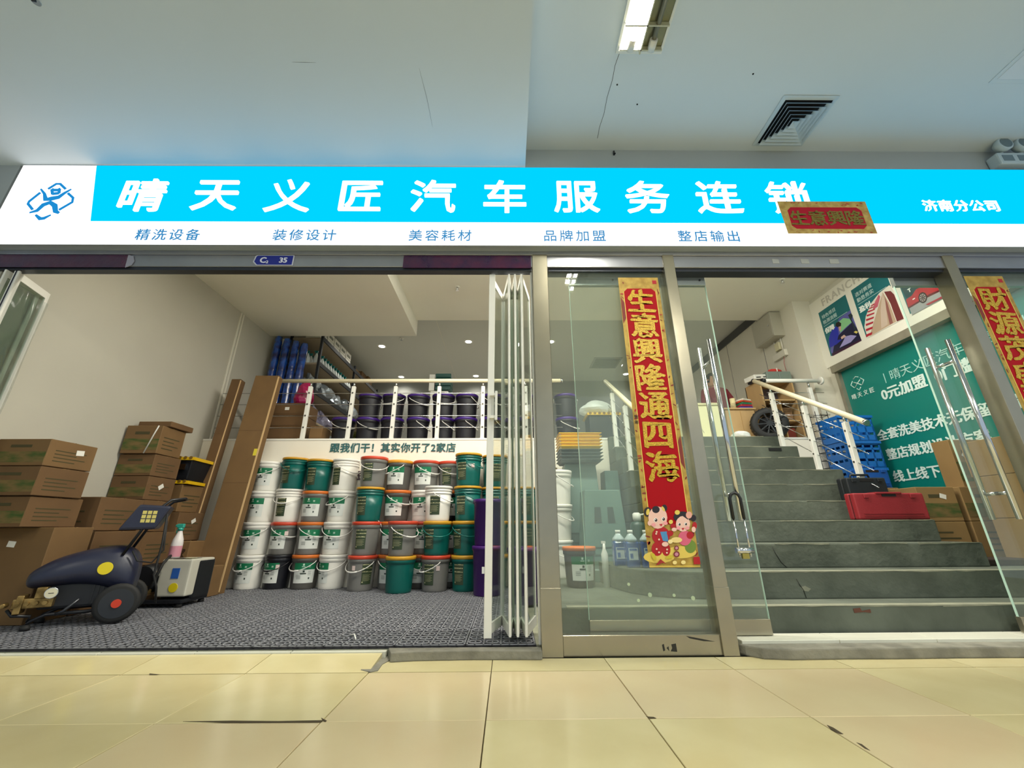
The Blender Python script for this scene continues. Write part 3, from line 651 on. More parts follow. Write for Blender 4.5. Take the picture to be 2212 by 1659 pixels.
# third poster: red car on a wet road
P1('#123C44', 'printed_dark_sky', (1350, 205), (1600, 60), (1920, 60), (1960, 200), (1420, 350))
P1('#96989A', 'printed_wet_road', (1460, 470), (1960, 210), (1985, 330), (1505, 590))
P1('#A8202E', 'printed_car_body', (1420, 370), (1500, 320), (1560, 230), (1660, 180), (1730, 90), (1900, 95), (1950, 210), (1740, 300), (1600, 390), (1450, 480))
P1('#5A1420', 'printed_car_shade', (1450, 480), (1600, 392), (1740, 302), (1950, 212), (1955, 230), (1720, 345), (1460, 500))
P1('#30181C', 'printed_car_window', (1690, 170), (1740, 110), (1830, 95), (1800, 140))
for r, c in ((62, '#191216'), (46, '#8A7A7C'), (38, '#3A3034')): P1(c, 'printed_wheel', *[(1658+r*math.cos(a*PI/8), 345+r*1.25*math.sin(a*PI/8)) for a in range(16)])
for k in range(8): a = k*PI/4; P1('#C8C0C0', 'printed_spoke', (1658+8*math.cos(a+.3), 345+8*math.sin(a+.3)), (1658+40*math.cos(a+.1), 345+50*math.sin(a+.1)), (1658+40*math.cos(a-.1), 345+50*math.sin(a-.1)))
P1('#9A3040', 'printed_reflection', (1700, 440), (1960, 310), (1985, 325), (1740, 450)); P1('#F0F0F0', 'printed_headlight', (1515, 365), (1550, 345), (1552, 358), (1520, 378))
lettering('T', .06, wtb, (-.004-.0002*_pl[0], R(1967, 627).y, R(1967, 627).z), t, 'x', bold=.03); lettering('二', .06, wtb, (-.004-.0002*_pl[0], R(1986, 615).y, R(1986, 615).z), t, 'x', bold=.01)

t = thing('notice_board', 'large teal franchise notice board with white lettering on the right wall', 'board', (XB, 4.96, .45))
MB().box(-.004, .018, -2.3, 0, 0, 2.145).build('board', teal, t)
struct(MB().box(XB-.09, X1, 2.66, 5.01, 2.595, 2.69).build('trim_1', M('zinc_frame', '#A9A290', .35, .5, var=.2, vs=5))); struct(MB().box(XB-.05, X1, 4.96, 5.01, .40, 2.595).build('trim_2', M('zinc_frame')))
tw = M('board_lettering', '#DDEFE8', .5); twt = M('board_lettering_thin', '#A9D6CE', .5)
def BL(body, size, y, z, bold, m=tw, **k): lettering(body, size, m, (-.007, y-4.96, z-.45), t, 'x', bold=bold, **k)
# emblem
for pts in ([(4.83, 2.42), (4.87, 2.38), (4.83, 2.33)], [(4.81, 2.44), (4.77, 2.46), (4.73, 2.44)], [(4.71, 2.42), (4.67, 2.38), (4.71, 2.33)], [(4.80, 2.31), (4.77, 2.28), (4.74, 2.31)], [(4.82, 2.40), (4.77, 2.37), (4.72, 2.33)], [(4.72, 2.40), (4.77, 2.37), (4.82, 2.33)]):
    MB().tube([(-.006, y-4.96, z-.45) for y, z in pts], .005, 5).build('emblem_line', tw, t)
BL('晴 天 义 匠', .07, 4.74, 2.225, .01); BL('|', .13, 4.40, 2.30, 0, twt)
BL('晴天义匠汽车服务连锁', .135, 3.66, 2.305, 0, twt); BL('0元加盟  0门槛', .155, 4.0, 2.125, .03)
BL('全套洗美技术无保留教学', .135, 3.98, 1.68, .028); BL('整店规划设计方案', .135, 4.14, 1.45, .028); BL('线上线下结合', .135, 4.28, 1.20, .028)
for z in (1.70, 1.465, 1.22): MB().lathe([(.022, -.006), (.022, -.004)], 14, (0, 4.83-4.96, z-.45), 'x').build('bullet_dot', tw, t)
MB().box(X1-.004, X1+.002, 5.0, 5.17, 2.69, 2.70).build('dummy', wallw) if False else None

# electric box with adapters on the pier
t = thing('electric_box', 'grey metal wall box with a small lock mounted high on the pier', 'box', (4.19, 5.45, 3.385))
MB().box(-.17, 0, 0, .48, 0, .40).build('case', M('box_grey', '#B9B6A8', .4, .3, bump=.02), t, bevel=.004, seg=1)
MB().box(-.178, -.17, .012, .468, .012, .388).build('door', M('box_grey'), t, bevel=.003, seg=1); MB().lathe([(.014, -.190), (.014, -.178)], 10, (0, .07, .20), 'x').build('door_lock', chrome, t)
t = thing('wall_socket_box', 'white socket box with conduit under the grey wall box', 'socket', (4.19, 5.55, 3.08))
MB().box(-.05, 0, -.06, .22, 0, .10).build('case', offw, t, bevel=.004, seg=1); MB().box(-.055, 0, .02, .12, .13, .25).build('adapter', M('adapter', '#CFC9A8', .5), t, bevel=.003, seg=1)
for y in (.0, .15): MB().tube([(-.02, y, .1), (-.02, y, .305)], .011, 8).build('conduit', offw, t)
MB().tube([(-.03, 0, 0), (-.04, .02, -.10), (-.03, .03, -.25)], .004, 6).build('cable', M('pink_cable', '#B86A6A', .5), t)

# ------------------------------------------------------------------ cartons
def carton(x0, x1, y0, y1, z0, z1, label, group='cardboard cartons', kind='camo', mat=None, sticker=None, rot=0., text=None, side=False):
    cx, cy = (x0+x1)/2, (y0+y1)/2; w, d, h = (x1-x0)/2, (y1-y0)/2, z1-z0
    t = thing('carton', label, 'carton', (cx, cy, z0), rot, group)
    MB().box(-w, w, -d, d, 0, h).build('body', mat or kraft, t, bevel=.004, seg=1)
    MB().box(-w*.98, w*.98, -.025, .025, h-.0002, h+.0008).build('tape', tape, t)
    MB().box(-w, w, -.0015, .0015, h-.0004, h+.0014).build('flap_seam', M('seam_dark', '#3C2C1A', .9), t)
    m = M('print_olive', '#453F22', .8)
    if kind == 'camo': MB().box(-w*.97, w*.97, -d-.0012, -d, h*.12, h*.52).build('printed_band', camo, t); MB().box(-w*.45, w*.35, -d-.0012, -d, h*.68, h*.78).build('printed_line', m, t)
    if kind in ('camo', 'lines'):
        q = MB()
        for k in range(4): q.box(w, w+.001, -d*.7, d*(.2+.4*(k % 2)), h*(.2+.13*k), h*(.235+.13*k))
        o = q.build('printed_lines', m, t); o['kind'] = 'stuff'
    if kind == 'lines':
        q = MB()
        for k in range(4): q.box(-w*.6, w*(.5-.3*(k % 2)), -d-.001, -d, h*(.25+.15*k), h*(.29+.15*k))
        o = q.build('printed_lines', m, t); o['kind'] = 'stuff'
    if text: lettering(text, h*.3, m, (0, -d-.0012, h*.5), t, bold=.03)
    st = M('paper_sticker', '#E4E2DA', .6)
    if sticker:
        f, u, v, r_ = sticker; mm = Matrix.Rotation(r_, 4, 'Y' if f == 'f' else 'X')
        if f == 'f': mm.translation = (w*u, -d-.0015, h*v); MB().box(-.028, .028, -.0005, .0005, -.02, .02, mm).build('sticker', st, t)
        else: mm.translation = (w+.0015, d*u, h*v); MB().box(-.0005, .0005, -.03, .03, -.02, .02, mm).build('sticker', st, t)
    return t
# right-hand stacks beside the stairs
RB = [(3.60, 3.94, .385, .70, 'lines', None, 'carton low in the right-hand stack, beside the stair end', None),
      (3.60, 3.94, .702, .99, 'camo', ('f', .3, .72, .3), 'carton with white sticker directly behind the red tool case', None),
      (3.99, 4.42, .385, .70, 'lines', None, 'carton at the bottom right against the teal board', None),
      (3.99, 4.42, .702, .99, 'camo', None, 'green-printed carton second from bottom at far right', None),
      (4.09, 4.415, .992, 1.42, 'camo', ('f', -.3, .66, .6), 'tall green-printed carton topmost against the teal board', None)]
for x0, x1, z0, z1, kd, st, lb, tx in RB: carton(x0, x1, 3.64+(.04 if z0 > .99 else 0), (3.84 if z0 > .99 else 4.02), z0, z1, lb, 'cartons stacked right of the stairs', kd, kraftl, st)
for k, (y0, z0, z1) in enumerate(((3.12, .385, .72), (3.12, .722, 1.06), (3.15, 1.062, 1.36))):
    carton(4.06, 4.42, y0, y0+.42, z0, z1, ('lowest', 'middle', 'topmost')[k]+' carton of the front column behind the right glass door', 'cartons stacked right of the stairs', 'camo', kraftl)
t = thing('dark_tray', 'dark flat tray lying on the second step beneath the cartons', 'tray', (3.86, 3.42, .378)); MB().box(-.3, .2, -.12, .15, 0, .045).build('tray', M('dark_brown_tray', '#2E1E16', .8), t, bevel=.006, seg=1)  # dark brown flat piece lying on the step
carton(3.50, 3.84, 4.05, 4.38, .385, .70, 'carton hidden low behind the blue tool case', 'cartons stacked right of the stairs', 'plain', kraftl)
carton(3.50, 3.84, 4.05, 4.38, .702, 1.02, 'carton carrying the blue tool case', 'cartons stacked right of the stairs', 'plain', kraftl)

def case(name, label, loc, w, d, h, mat, rot=0., handle=True, hm=None, tilt=0.):
    t = thing(name, label, 'tool case', loc, (tilt, 0, rot))
    c = MB().box(-w/2, w/2, -d/2, -.004, 0, h).build('front_shell', mat, t, bevel=min(.018, d*.2), seg=3); MB().box(-w/2, w/2, .004, d/2, 0, h).build('back_shell', mat, t, bevel=min(.018, d*.2), seg=3)
    MB().box(-w/2+.01, w/2-.01, -.004, .004, .01, h-.01).build('seam', dark, t)
    if handle:
        MB().box(-.065, .065, -d/2-.002, d/2+.002, h-.035, h-.012).build('handle_recess', dark, t)
        MB().tube([(-.09, 0, h-.005), (-.08, 0, h+.03), (.08, 0, h+.03), (.09, 0, h-.005)], .010, 8).build('handle', hm or mat, t)
    for x in (-w*.33, w*.33): MB().box(x-.02, x+.02, -d/2-.008, -d/2, h*.80, h*.96).build('latch', hm or mat, t, bevel=.003, seg=1)
    for k in range(2): MB().box(-w*.42, w*.42, -d/2-.004, -d/2, h*(.12+.0*k)+k*.02, h*.12+k*.02+.006).build('moulded_rib', mat, t)
    return t
rc = M('red_case_plastic', '#8C1E26', .55, bump=.1, bs=120); bc = M('blue_case_plastic', '#0F4FA0', .4, bump=.05)
case('tool_case', 'red plastic tool case standing on the stairs', (3.22, 3.56, .7155), .60, .11, .215, rc, handle=False)
bpy.data.objects['tool_case'].children[0].name = 'front_shell'
MB().box(-.06, .06, -.058, .058, .185, .217).build('handle_recess', dark, bpy.data.objects['tool_case'])
MB().box(-.11, .11, -.062, .062, .205, .222).build('handle', rc, bpy.data.objects['tool_case'], bevel=.006)
case('tool_case', 'black tool case with raised handle behind the red case', (3.26, 3.79, .884), .36, .13, .20, M('black_case', '#1A1E22', .5), hm=M('black_case'))
case('tool_case', 'blue plastic tool case behind the black case', (3.67, 4.16, 1.022), .32, .13, .19, bc)
# blue folding crates
t0 = thing('folding_crate', 'blue folding crate', 'crate', (4.06, 4.72, .38), 0, 'stack of blue folding crates')
cb = M('crate_blue', '#1466B8', .4)
w, d, h = .20, .16, .30
for nm, b in (('front_panel', (-w, w, -d, -d+.008)), ('rear_panel', (-w, w, d-.008, d)), ('side_panel', (-w, -w+.008, -d, d)), ('side_panel', (w-.008, w, -d, d))):
    q = MB(); q.box(*b, .0, .07); q.box(*b, .10, .17); q.box(*b, .20, .225); q.box(*b, .255, h)
    xs = (b[0], b[1]) if b[1]-b[0] > .1 else None
    for k in range(5):
        if xs: x = xs[0]+(xs[1]-xs[0])*k/4; x = min(max(x, xs[0]+.01), xs[1]-.01); q.box(x-.01, x+.01, b[2], b[3], 0, h)
        else: y = b[2]+(b[3]-b[2])*k/4; y = min(max(y, b[2]+.01), b[3]-.01); q.box(b[0], b[1], y-.01, y+.01, 0, h)
    q.build(nm, cb, t0)
MB().box(-w, w, -d, d, 0, .012).build('base', cb, t0); MB().box(-w-.012, w+.012, -d-.012, -d, h-.03, h).build('rim', cb, t0); MB().box(-w-.012, w+.012, d, d+.012, h-.03, h).build('rim', cb, t0)
names = ['lowest', 'second from bottom', 'middle', 'fourth from bottom', 'topmost']
t0['label'] = 'blue folding crate, lowest of the stack before the teal board'
for k in range(1, 5): clone(t0, (4.06+.008*(k % 2), 4.72, .38+.303*k), label='blue folding crate, '+names[k]+' of the stack before the teal board')
t = thing('wire_rack', 'narrow black wire rack against the white platform wall', 'rack', (3.83, 4.93, 1.10))
bw = M('black_wire', '#151515', .5)
for x in (0, .15):
    for y in (0, -.1): MB().tube([(x, y, -.72), (x, y, .92)], .004, 6).build('upright', bw, t)
for k in range(10):
    z = .04+k*.092; MB().tube([(0, 0, z), (0, -.1, z), (.15, -.1, z), (.15, 0, z)], .0035, 6, close=True).build('shelf_wire', bw, t)

pane_ = bpy.data.objects['fixed_glass_pane']; sm = M('black_smudge', '#2A2820', .7)
for pp_ in (((1430, 1393), (1434, 1391), (1437, 1405), (1433, 1407)), ((1440, 1400), (1444, 1396), (1446, 1407)), ((1450, 1392), (1460, 1390), (1463, 1408), (1449, 1407), (1452, 1400)), ((1482, 1374), (1500, 1377), (1545, 1386), (1520, 1385), (1490, 1379))):
    o_ = pane_.location; MB().prism([U(*p, 'y', YF-.0005)-o_ for p in pp_], (0, .0004, 0)).build('smudge', sm, pane_)
cp = bpy.data.objects['spring_couplet']
lettering('贺', .030, ink, (-.128, -.002, .90), cp); lettering('年', .030, ink, (-.128, -.002, .865), cp)
# ------------------------------------------------------------------ interlocking plastic floor grate (left bay)
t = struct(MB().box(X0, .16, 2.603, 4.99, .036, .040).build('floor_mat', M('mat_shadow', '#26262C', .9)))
q = MB(); T = .387; n = 8; w = .008; g = T/n
for i in range(n+1):
    ww = .009 if i in (0, n) else w; p = min(max(i*g, ww/2), T-ww/2)
    q.box(p-ww/2, p+ww/2, 0, T, .0175, .0215); q.box(0, T, p-ww/2, p+ww/2, .0175, .0215)
for i in range(0, n, 2):
    for j in range(0, n, 2):
        c = (g*(i+1), g*(j+1)); r1, r2, K_ = .040, .031, 8
        for k in range(K_):
            a, b = 2*PI*k/K_, 2*PI*(k+1)/K_
            v = [q.b.verts.new((c[0]+r*math.cos(u), c[1]+r*math.sin(u), .0235)) for r, u in ((r1, a), (r1, b), (r2, b), (r2, a))]; q._f([q.b.faces.new(v)])
gm = q.build('grate_tile', matm, mesh_only=True)
for i in range(10):
    for j in range(7):
        if j == 6 and False: continue
        o = link('grate_tile', gm, t); o.location = (.155-.3925*(i+1)+.004, 2.603+.3925*j if j < 6 else 2.603+.3925*j-.34, .034+ (0 if j < 6 else .0005))
for o in list(t.children):
    if o.location.y > 4.7: bpy.data.objects.remove(o)
a = U(765, 1378, 'z', .058)
t = MB().tube([(a.x-.04, a.y+.05, .062), (a.x, a.y, .075), (a.x+.03, a.y-.06, .064)], .004, 6).build('cable_tie', white); tag(t, 'small white plastic strip lying on the grey floor grate', 'strip')

# ------------------------------------------------------------------ buckets
ZM = .057
def rb(z): return .128+(z/.335)*.018
def label_set(b, kind, a, off=.0015):
    if kind == 'g':     # green header over white panel
        w = .80
        MB().patch(.195, .262, a-w, a+w, rb, off=off).build('green_label', M('label_green', '#14704A', .4), b)
        MB().patch(.062, .195, a-w, a+w, rb, off=off).build('white_label', M('label_white', '#D9DCD6', .4), b)
        q = MB()
        for z0, z1, a0, a1 in ((.235, .255, -.14, -.02), (.222, .228, -.2, .04), (.228, .234, .28, .42), (.218, .224, .28, .42)): q.patch(z0, z1, a+a0, a+a1, rb, 4, off+.001)
        o = q.build('white_print', M('label_print_white', '#C4DCCB', .5), b); o['kind'] = 'stuff'
        q = MB()
        for z0, z1, a0, a1 in ((.168, .188, -.10, .04), (.150, .162, -.28, .16), (.10, .118, .34, .44)): q.patch(z0, z1, a+a0, a+a1, rb, 4, off+.001)
        for k in range(5): q.patch(.135-k*.008, .137-k*.008, a-.55, a-.22, rb, 4, off+.001); q.patch(.18-k*.01, .182-k*.01, a+.28, a+.52, rb, 4, off+.001)
        o = q.build('black_print', M('label_print_dark', '#2E3B34', .5), b); o['kind'] = 'stuff'
    elif kind == 'd':   # dark printed sticker
        w = .40
        MB().patch(.065, .262, a-w, a+w, rb, off=off).build('dark_label', M('label_dark', '#33402A', .4), b)
        q = MB(); rr = random.Random(int(a*100))
        for k in range(3):
            z = .25-k*.034; x = -w+.02
            while x < w-.06:
                l = rr.uniform(.05, .12); q.patch(z, z+rr.uniform(.004, .010), a+x, a+min(x+l, w-.02), rb, 3, off+.001); x += l+rr.uniform(.01, .04)
        for k in range(6): q.patch(.155-k*.011, .157-k*.011, a-w+.08, a+w-.1-.1*(k % 2), rb, 3, off+.001)
        q.patch(.082, .092, a-w+.05, a-w+.14, rb, 3, off+.001)
        o = q.build('pale_print', M('label_print_pale', '#BDB98E', .5), b); o['kind'] = 'stuff'
COLS = {'white': ('#E6E3DA', 'white'), 'grey': ('#72716D', 'grey'), 'black': ('#1B1C22', 'black'), 'teal': ('#045850', 'teal'), 'darkgrey': ('#54524E', 'dark grey'), 'night': ('#0D0B15', 'black')}
LIDS = {'white': ('#E9E6DE', 'white'), 'yellow': ('#C9962A', 'mustard'), 'orange': ('#D2702C', 'orange'), 'red': ('#C8462E', 'red-orange'), 'black': ('#17181D', 'black'), 'amber': ('#E0992C', 'amber'), 'violet': ('#3C1A78', 'purple')}
def bucket(body, lid, lab, ang, hang, group, hcol='white', slim=False, loc=(0, 0, 0), label='', H=.342, sticker=None, handle=True, sc=1.):
    t = thing('bucket', label, 'bucket', loc, 0, group); bm_ = M('bucket_'+body, COLS[body][0], .32 if body != 'night' else .5); lm = M('lid_'+lid, LIDS[lid][0], .32)
    t.scale = (sc, sc, sc)
    k = H/.342
    pr = [(.124, 0), (.127, .006)]+[(rb(z), z) for z in (.03, .15, .262*k)]
    if slim: pr += [(rb(.262*k), .262*k), (.152, .266*k), (.152, .272*k), (.147, .274*k), (.148, .29*k), (.153, .293*k), (.153, .30*k), (.147, .304*k), (.147, .325*k)]
    else: pr += [(rb(.27*k), .27*k), (.150, .274*k), (.152, .306*k), (.148, .31*k), (.148, .325*k)]
    MB().lathe(pr, 28).build('body', bm_, t)
    lp = [(.150, .305*k), (.1555, .308*k), (.157, .334*k), (.153, .3405*k), (.140, .3415*k), (.138, .337*k), (.05, .337*k)]
    if slim: lp = [(.150, .317*k), (.155, .319*k), (.156, .335*k), (.152, .3415*k), (.140, .342*k), (.137, .336*k), (.05, .336*k)]
    MB().lathe(lp, 28).build('lid', lm, t)
    label_set(t, lab, ang) if lab else None
    if sticker: MB().patch(.20, .245, sticker-.13, sticker+.13, rb, 4, .0022).build('price_sticker', M('pink_sticker', '#D8C4BE', .6), t)
    if handle:
        hm = M('handle_'+hcol, {'white': '#E4E2DC', 'teal': '#0A6A60', 'black': '#15151A'}[hcol], .4)
        r = .163; P = []
        for i in range(17):
            u = PI*i/16; x = r*math.cos(u); dz = -.155*math.sin(u)   # hanging bail
            P.append((x, -math.sin(u)*.168 if hang < 1.5 else -.0, dz))
        # swing angle: 0 = hangs in front, >1.5 = stands up
        z0 = .282*k; Q = []
        for i in range(17):
            u = PI*i/16; x = r*math.cos(u); L_ = .172*math.sin(u)
            if hang > 1.5: y, z = -.02*math.sin(u), z0+L_*.62
            else: y, z = -math.sqrt(max(.160**2-x*x*.95, .0001))-.004 if abs(x) < .16 else -.02, z0-L_*.58
            Q.append((x, y, z))
        rot = 0 if hang > 1.5 else hang
        m = Matrix.Rotation(rot, 3, 'Z'); Q = [m @ Vector(p) for p in Q]
        h = MB().tube(Q, .0042, 6).build('handle', hm, t)
        MB().tube(Q[6:11], .0075, 8).build('grip', hm, h)
    return t
lv = {1: 'bottom', 2: 'second from the bottom', 3: 'third from the bottom', 4: 'top'}
lb_ = {'g': 'green and white label', 'd': 'dark printed label', '': 'no label'}
GB = 'paint-style buckets stacked in the left bay'
# column: (x, y, [ (body, lid, label, angle, hang, handle colour, slim, sticker) ... ])
col_ = [
 ('first column from the left', -2.868, 4.96, [('white','white','g',-.15,-.35,'white',0,None),('white','white','g',-.1,-.35,'white',0,None),('white','white','g',-.25,9,'',0,None),('white','white','g',-.1,-.35,'white',0,None)]),
 ('second column from the left', -2.565, 4.97, [('black','black','g',-.3,-.3,'black',0,.4),('grey','red','g',-.2,.9,'white',0,.6),('white','white','d',-.15,0,'white',1,None),('teal','yellow','d',-.35,.5,'teal',1,None)]),
 ('third column from the left', -2.255, 4.95, [('darkgrey','orange','g',.35,-.4,'white',0,None),('grey','orange','g',.35,1.0,'white',0,None),('grey','orange','g',-.05,9,'',0,None),('teal','yellow','d',-.25,9,'',1,None)]),
 ('fourth column from the left', -1.945, 4.94, [('white','white','g',-.75,-.2,'white',0,None),('white','white','g',-.2,.3,'white',0,None),('white','white','g',-.2,-.7,'white',0,None),('white','white','d',-.45,1.1,'white',1,None)]),
 ('fifth column, set forward', -1.562, 4.77, [('grey','red','d',.75,-.35,'white',0,-.3),('grey','red','d',-.05,2,'white',0,None),('teal','yellow','d',-.35,9,'',1,None),('grey','red','d',-.15,.45,'white',0,None)]),
 ('sixth column, set back beneath the exclamation mark', -1.285, 4.89, [('grey','orange','g',.0,.6,'white',0,None),('grey','orange','g',.0,.4,'white',0,None),('darkgrey','orange','g',-.15,.9,'white',0,None),('darkgrey','amber','g',-.15,-.9,'white',0,None)]),
 ('front middle column of two', -1.118, 4.60, [('teal','yellow','',0,9,'',0,None),('grey','red','d',-.1,.9,'white',0,None)]),
 ('seventh column, set back', -.972, 4.92, [('darkgrey','orange','g',.25,.5,'white',0,None),('grey','red','g',.2,.9,'white',0,None),('white','white','g',-.1,-.5,'white',0,None),('grey','red','g',-.2,.9,'white',0,None)]),
 ('front column of three under the white slim bucket', -.772, 4.69, [('grey','red','d',-.35,-1.0,'white',0,.35),('teal','yellow','d',-.5,.3,'teal',0,None),('white','white','d',-.1,1.2,'white',1,None)]),
 ('eighth column, set back', -.69, 4.985, [('grey','orange','g',.5,9,'',0,None),('grey','orange','g',.3,9,'',0,None),('black','orange','g',.3,9,'',0,None),('grey','red','d',-.2,.5,'white',0,None)]),
 ('ninth column beside the folding doors', -.455, 4.70, [('teal','yellow','d',-.45,9,'',0,None),('teal','yellow','d',-.7,.4,'teal',0,None),('teal','yellow','d',-.5,1.2,'teal',1,None),('teal','yellow','d',-.5,1.2,'teal',1,.45)]),
 ('back column half hidden by the folding doors', -.15, 4.84, [('teal','yellow','d',.2,9,'',0,None),('teal','yellow','d',.2,9,'',0,None),('teal','yellow','d',.0,9,'',1,None),('teal','yellow','d',.2,9,'',1,None)]),
 ('column behind the folded glass panels', .19, 4.84, [('teal','yellow','d',.0,9,'',0,None),('teal','yellow','d',.2,9,'',0,None),('teal','yellow','d',.1,9,'',1,None)]),
]
cache = {}
random.seed(5)
for nm, x, y, L4 in col_:
    z = ZM
    for i, (b, l, lab, a, hg, hc, sl, st) in enumerate(L4):
        H = .366 if sl else .342
        text = f'{COLS[b][1]} bucket with {LIDS[l][1]} lid and {lb_[lab]}, {lv[i+1]} of {nm}'
        words_ = text.split()
        if len(words_) > 16: text = f'{COLS[b][1]} {LIDS[l][1]}-lidded bucket, {lv[i+1].replace(" the", "")} of {nm}'
        key = (b, l, lab, a, hg, hc, sl, st); dx = random.uniform(-.006, .006)
        if key in cache: clone(cache[key], (x+dx, y, z), 0, text, GB)
        else: cache[key] = bucket(b, l, lab, a, hg if hg != 9 else 0, GB, hc or 'white', bool(sl), (x+dx, y, z), text, H, st, handle=hg != 9)
        z += H
# purple square-shouldered tubs in front, beside the doors
pm = M('purple_plastic', '#3A0A5E', .35)
def purple(loc, label):
    t = thing('tub', label, 'bucket', loc, 0, 'purple tubs by the folding doors')
    MB().lathe([(.13, 0), (.135, .01), (.148, .395), (.153, .398), (.155, .43), (.15, .432)], 28).build('body', pm, t)
    MB().lathe([(.155, .405), (.16, .407), (.161, .44), (.15, .445), (.05, .443)], 28).build('lid', pm, t)
    return t
t = purple((-.20, 4.38, ZM), 'lower purple tub with white diamond sticker, left of the folding doors')
MB().patch(.20, .26, -.34, -.16, lambda z: .138+z*.03, 4, .002).build('diamond_sticker', M('paper_sticker'), t)
purple((-.20, 4.38, ZM+.445), 'upper purple tub stacked left of the folding doors')
purple((.15, 3.92, ZM), 'purple tub seen through the folding door glass')

# ------------------------------------------------------------------ white folding doors
def fold_panel(par, a, b, z0, z1, hinge=True):
    a = Vector((*a, 0)); b = Vector((*b, 0)); d = (b-a).normalized(); nrm = Vector((-d.y, d.x, 0)); f = 0.030; L_ = (b-a).length
    q = MB(); up = Vector((0, 0, 1))
    def vb(p, name):
        r = MB(); m = Matrix((d, nrm, up)).transposed().to_4x4(); m.translation = p
        r.box(-f/2, f/2, -.0065, .0065, z0, z1, m); return r.build(name, alu, par, bevel=.002, seg=1)
    vb(a+d*f/2, 'stile'); vb(b-d*f/2, 'stile')
    m = Matrix((d, nrm, up)).transposed().to_4x4(); m.translation = a
    MB().box(f, L_-f, -.006, .006, z0, z0+.055, m).build('bottom_rail', alu, par); MB().box(f, L_-f, -.006, .006, z1-.055, z1, m).build('top_rail', alu, par)
    MB().box(f-.005, L_-f+.005, -.003, .003, z0+.05, z1-.05, m).build('pane', gl2, par)
t = thing('folding_door', 'white-framed concertina glass doors folded against the wide steel post', 'door', (0, 0, 0))
Pz = [(-.118, 2.63), (-.035, 2.93), (.012, 2.60), (.034, 2.90), (.056, 2.60), (.078, 2.90), (.104, 2.60), (.178, 2.93)]
for a, b in zip(Pz, Pz[1:]): fold_panel(t, a, b, .088, 2.475)
MB().box(-.137, -.092, 2.612, 2.63, .08, 2.48).build('lead_stile', alu, t, bevel=.003, seg=1)
MB().box(.172, .186, 2.60, 2.635, .05, 2.49).build('jamb_stile', alu, t, bevel=.003, seg=1)
h = MB().box(-.085, -.068, 2.565, 2.583, 1.33, 1.53).build('pull_handle', white, t, bevel=.004)
for z in (1.345, 1.50): MB().box(-.118, -.07, 2.575, 2.612, z, z+.018).build('handle_bracket', white, h)
t = thing('folding_door', 'white-framed concertina door with clear film folded at the left edge', 'door', (0, 0, 0))
Pz = [(-3.645, 2.60), (-3.738, 2.90), (-3.70, 2.56), (-3.765, 2.86)]
for a, b in zip(Pz, Pz[1:]): fold_panel(t, a, b, .088, 2.48)
MB().box(-3.665, -3.627, 2.583, 2.60, .08, 2.485).build('lead_stile', alu, t, bevel=.003, seg=1); MB().box(-3.650, -3.642, 2.580, 2.584, .08, 2.485).build('seal_groove', M('seal_groove', '#1C1C30'), t)
q = MB(); a = Vector((-3.64, 2.61, 0)); b = Vector((-3.73, 2.89, 0)); ro = []
for i in range(9):
    p = a.lerp(b, i/8); col__ = []
    for j in range(25): z = 1.0+1.38*j/24; col__.append(q.b.verts.new((p.x+.022+.010*math.sin(i*1.1+z*5)*math.sin(z*3.1), p.y, z)))
    ro.append(col__)
for i in range(8):
    for j in range(24): q._f([q.b.faces.new((ro[i][j], ro[i+1][j], ro[i+1][j+1], ro[i][j+1]))], True)
q.build('clear_film', film, t)

# slogan on the riser wall
t = thing('wall_lettering', 'dark teal slogan lettering on the white platform wall', 'lettering', (-1.42, YP-.006, 1.612))
lettering('跟我们干！其实你开了2家店', .122, M('slogan_teal', '#245A5C', .5), (0, -.002, 0), t, bold=.02, spacing=1.04)
lettering('短', .12, M('slogan_brown', '#4A3440', .5), (-.385, -.002, -.335), t, bold=.02)
lettering('！', .12, M('slogan_brown'), (.70, -.002, -.335), t, bold=.02)

# ------------------------------------------------------------------ left wall trunking, sockets, tall cartons
t = thing('cable_trunking', 'pair of thin white vertical cable trunkings on the left wall', 'trunking', (X0, 5.10, ZM))
for dy in (0, .05): MB().box(0, .016, dy-.012, dy+.012, .0, ZL-ZM-.01).build('trunking', offw, t, bevel=.002, seg=1)
for z, y, nm in ((1.45, 4.98, 'upper'), (.70, 4.92, 'lower')):
    s = thing('wall_socket', f'{nm} white socket on the left wall beside the trunking', 'socket', (X0, y, z)); MB().box(0, .03, -.06, .06, -.045, .045).build('plate', offw, s, bevel=.004, seg=1); MB().box(.03, .032, -.02, .02, -.02, .02).build('holes', M('socket_grey', '#A8A498', .5), s)
t = thing('cable_trunking', 'thin white trunking running down between the two wall sockets', 'trunking', (X0, 4.97, .76)); MB().box(0, .012, -.008, .008, 0, .64).build('trunking', offw, t)
def slab_carton(x0, x1, y0, z0, dy, h, lean, label, mat=kraft):
    t = thing('tall_carton', label, 'carton', ((x0+x1)/2, y0, z0), (-lean, 0, 0), 'tall leaning cartons'); w = (x1-x0)/2
    MB().box(-w, w, 0, dy, 0, h).build('body', mat, t, bevel=.006, seg=1)
    MB().box(w*.93, w+.003, -.003, dy*.1, .02, h-.02).build('torn_edge', M('torn_edge', '#C9A878', .8), t)
    MB().box(-w*.98, w*.98, -.001, 0, h*.45, h*.452).build('crease', kraftd, t); MB().box(-w*.98, w*.98, -.001, 0, h*.7, h*.702).build('crease', kraftd, t)
    return t
a = slab_carton(-3.19, -2.89, 4.53, ZM, .10, 2.46, .115, 'tall flat carton with yellow tape leaning on the platform edge')
MB().box(.10, .152, -.002, 0, 1.42, 1.50).build('yellow_tape', M('yellow_tape', '#D8C83A', .4), a)
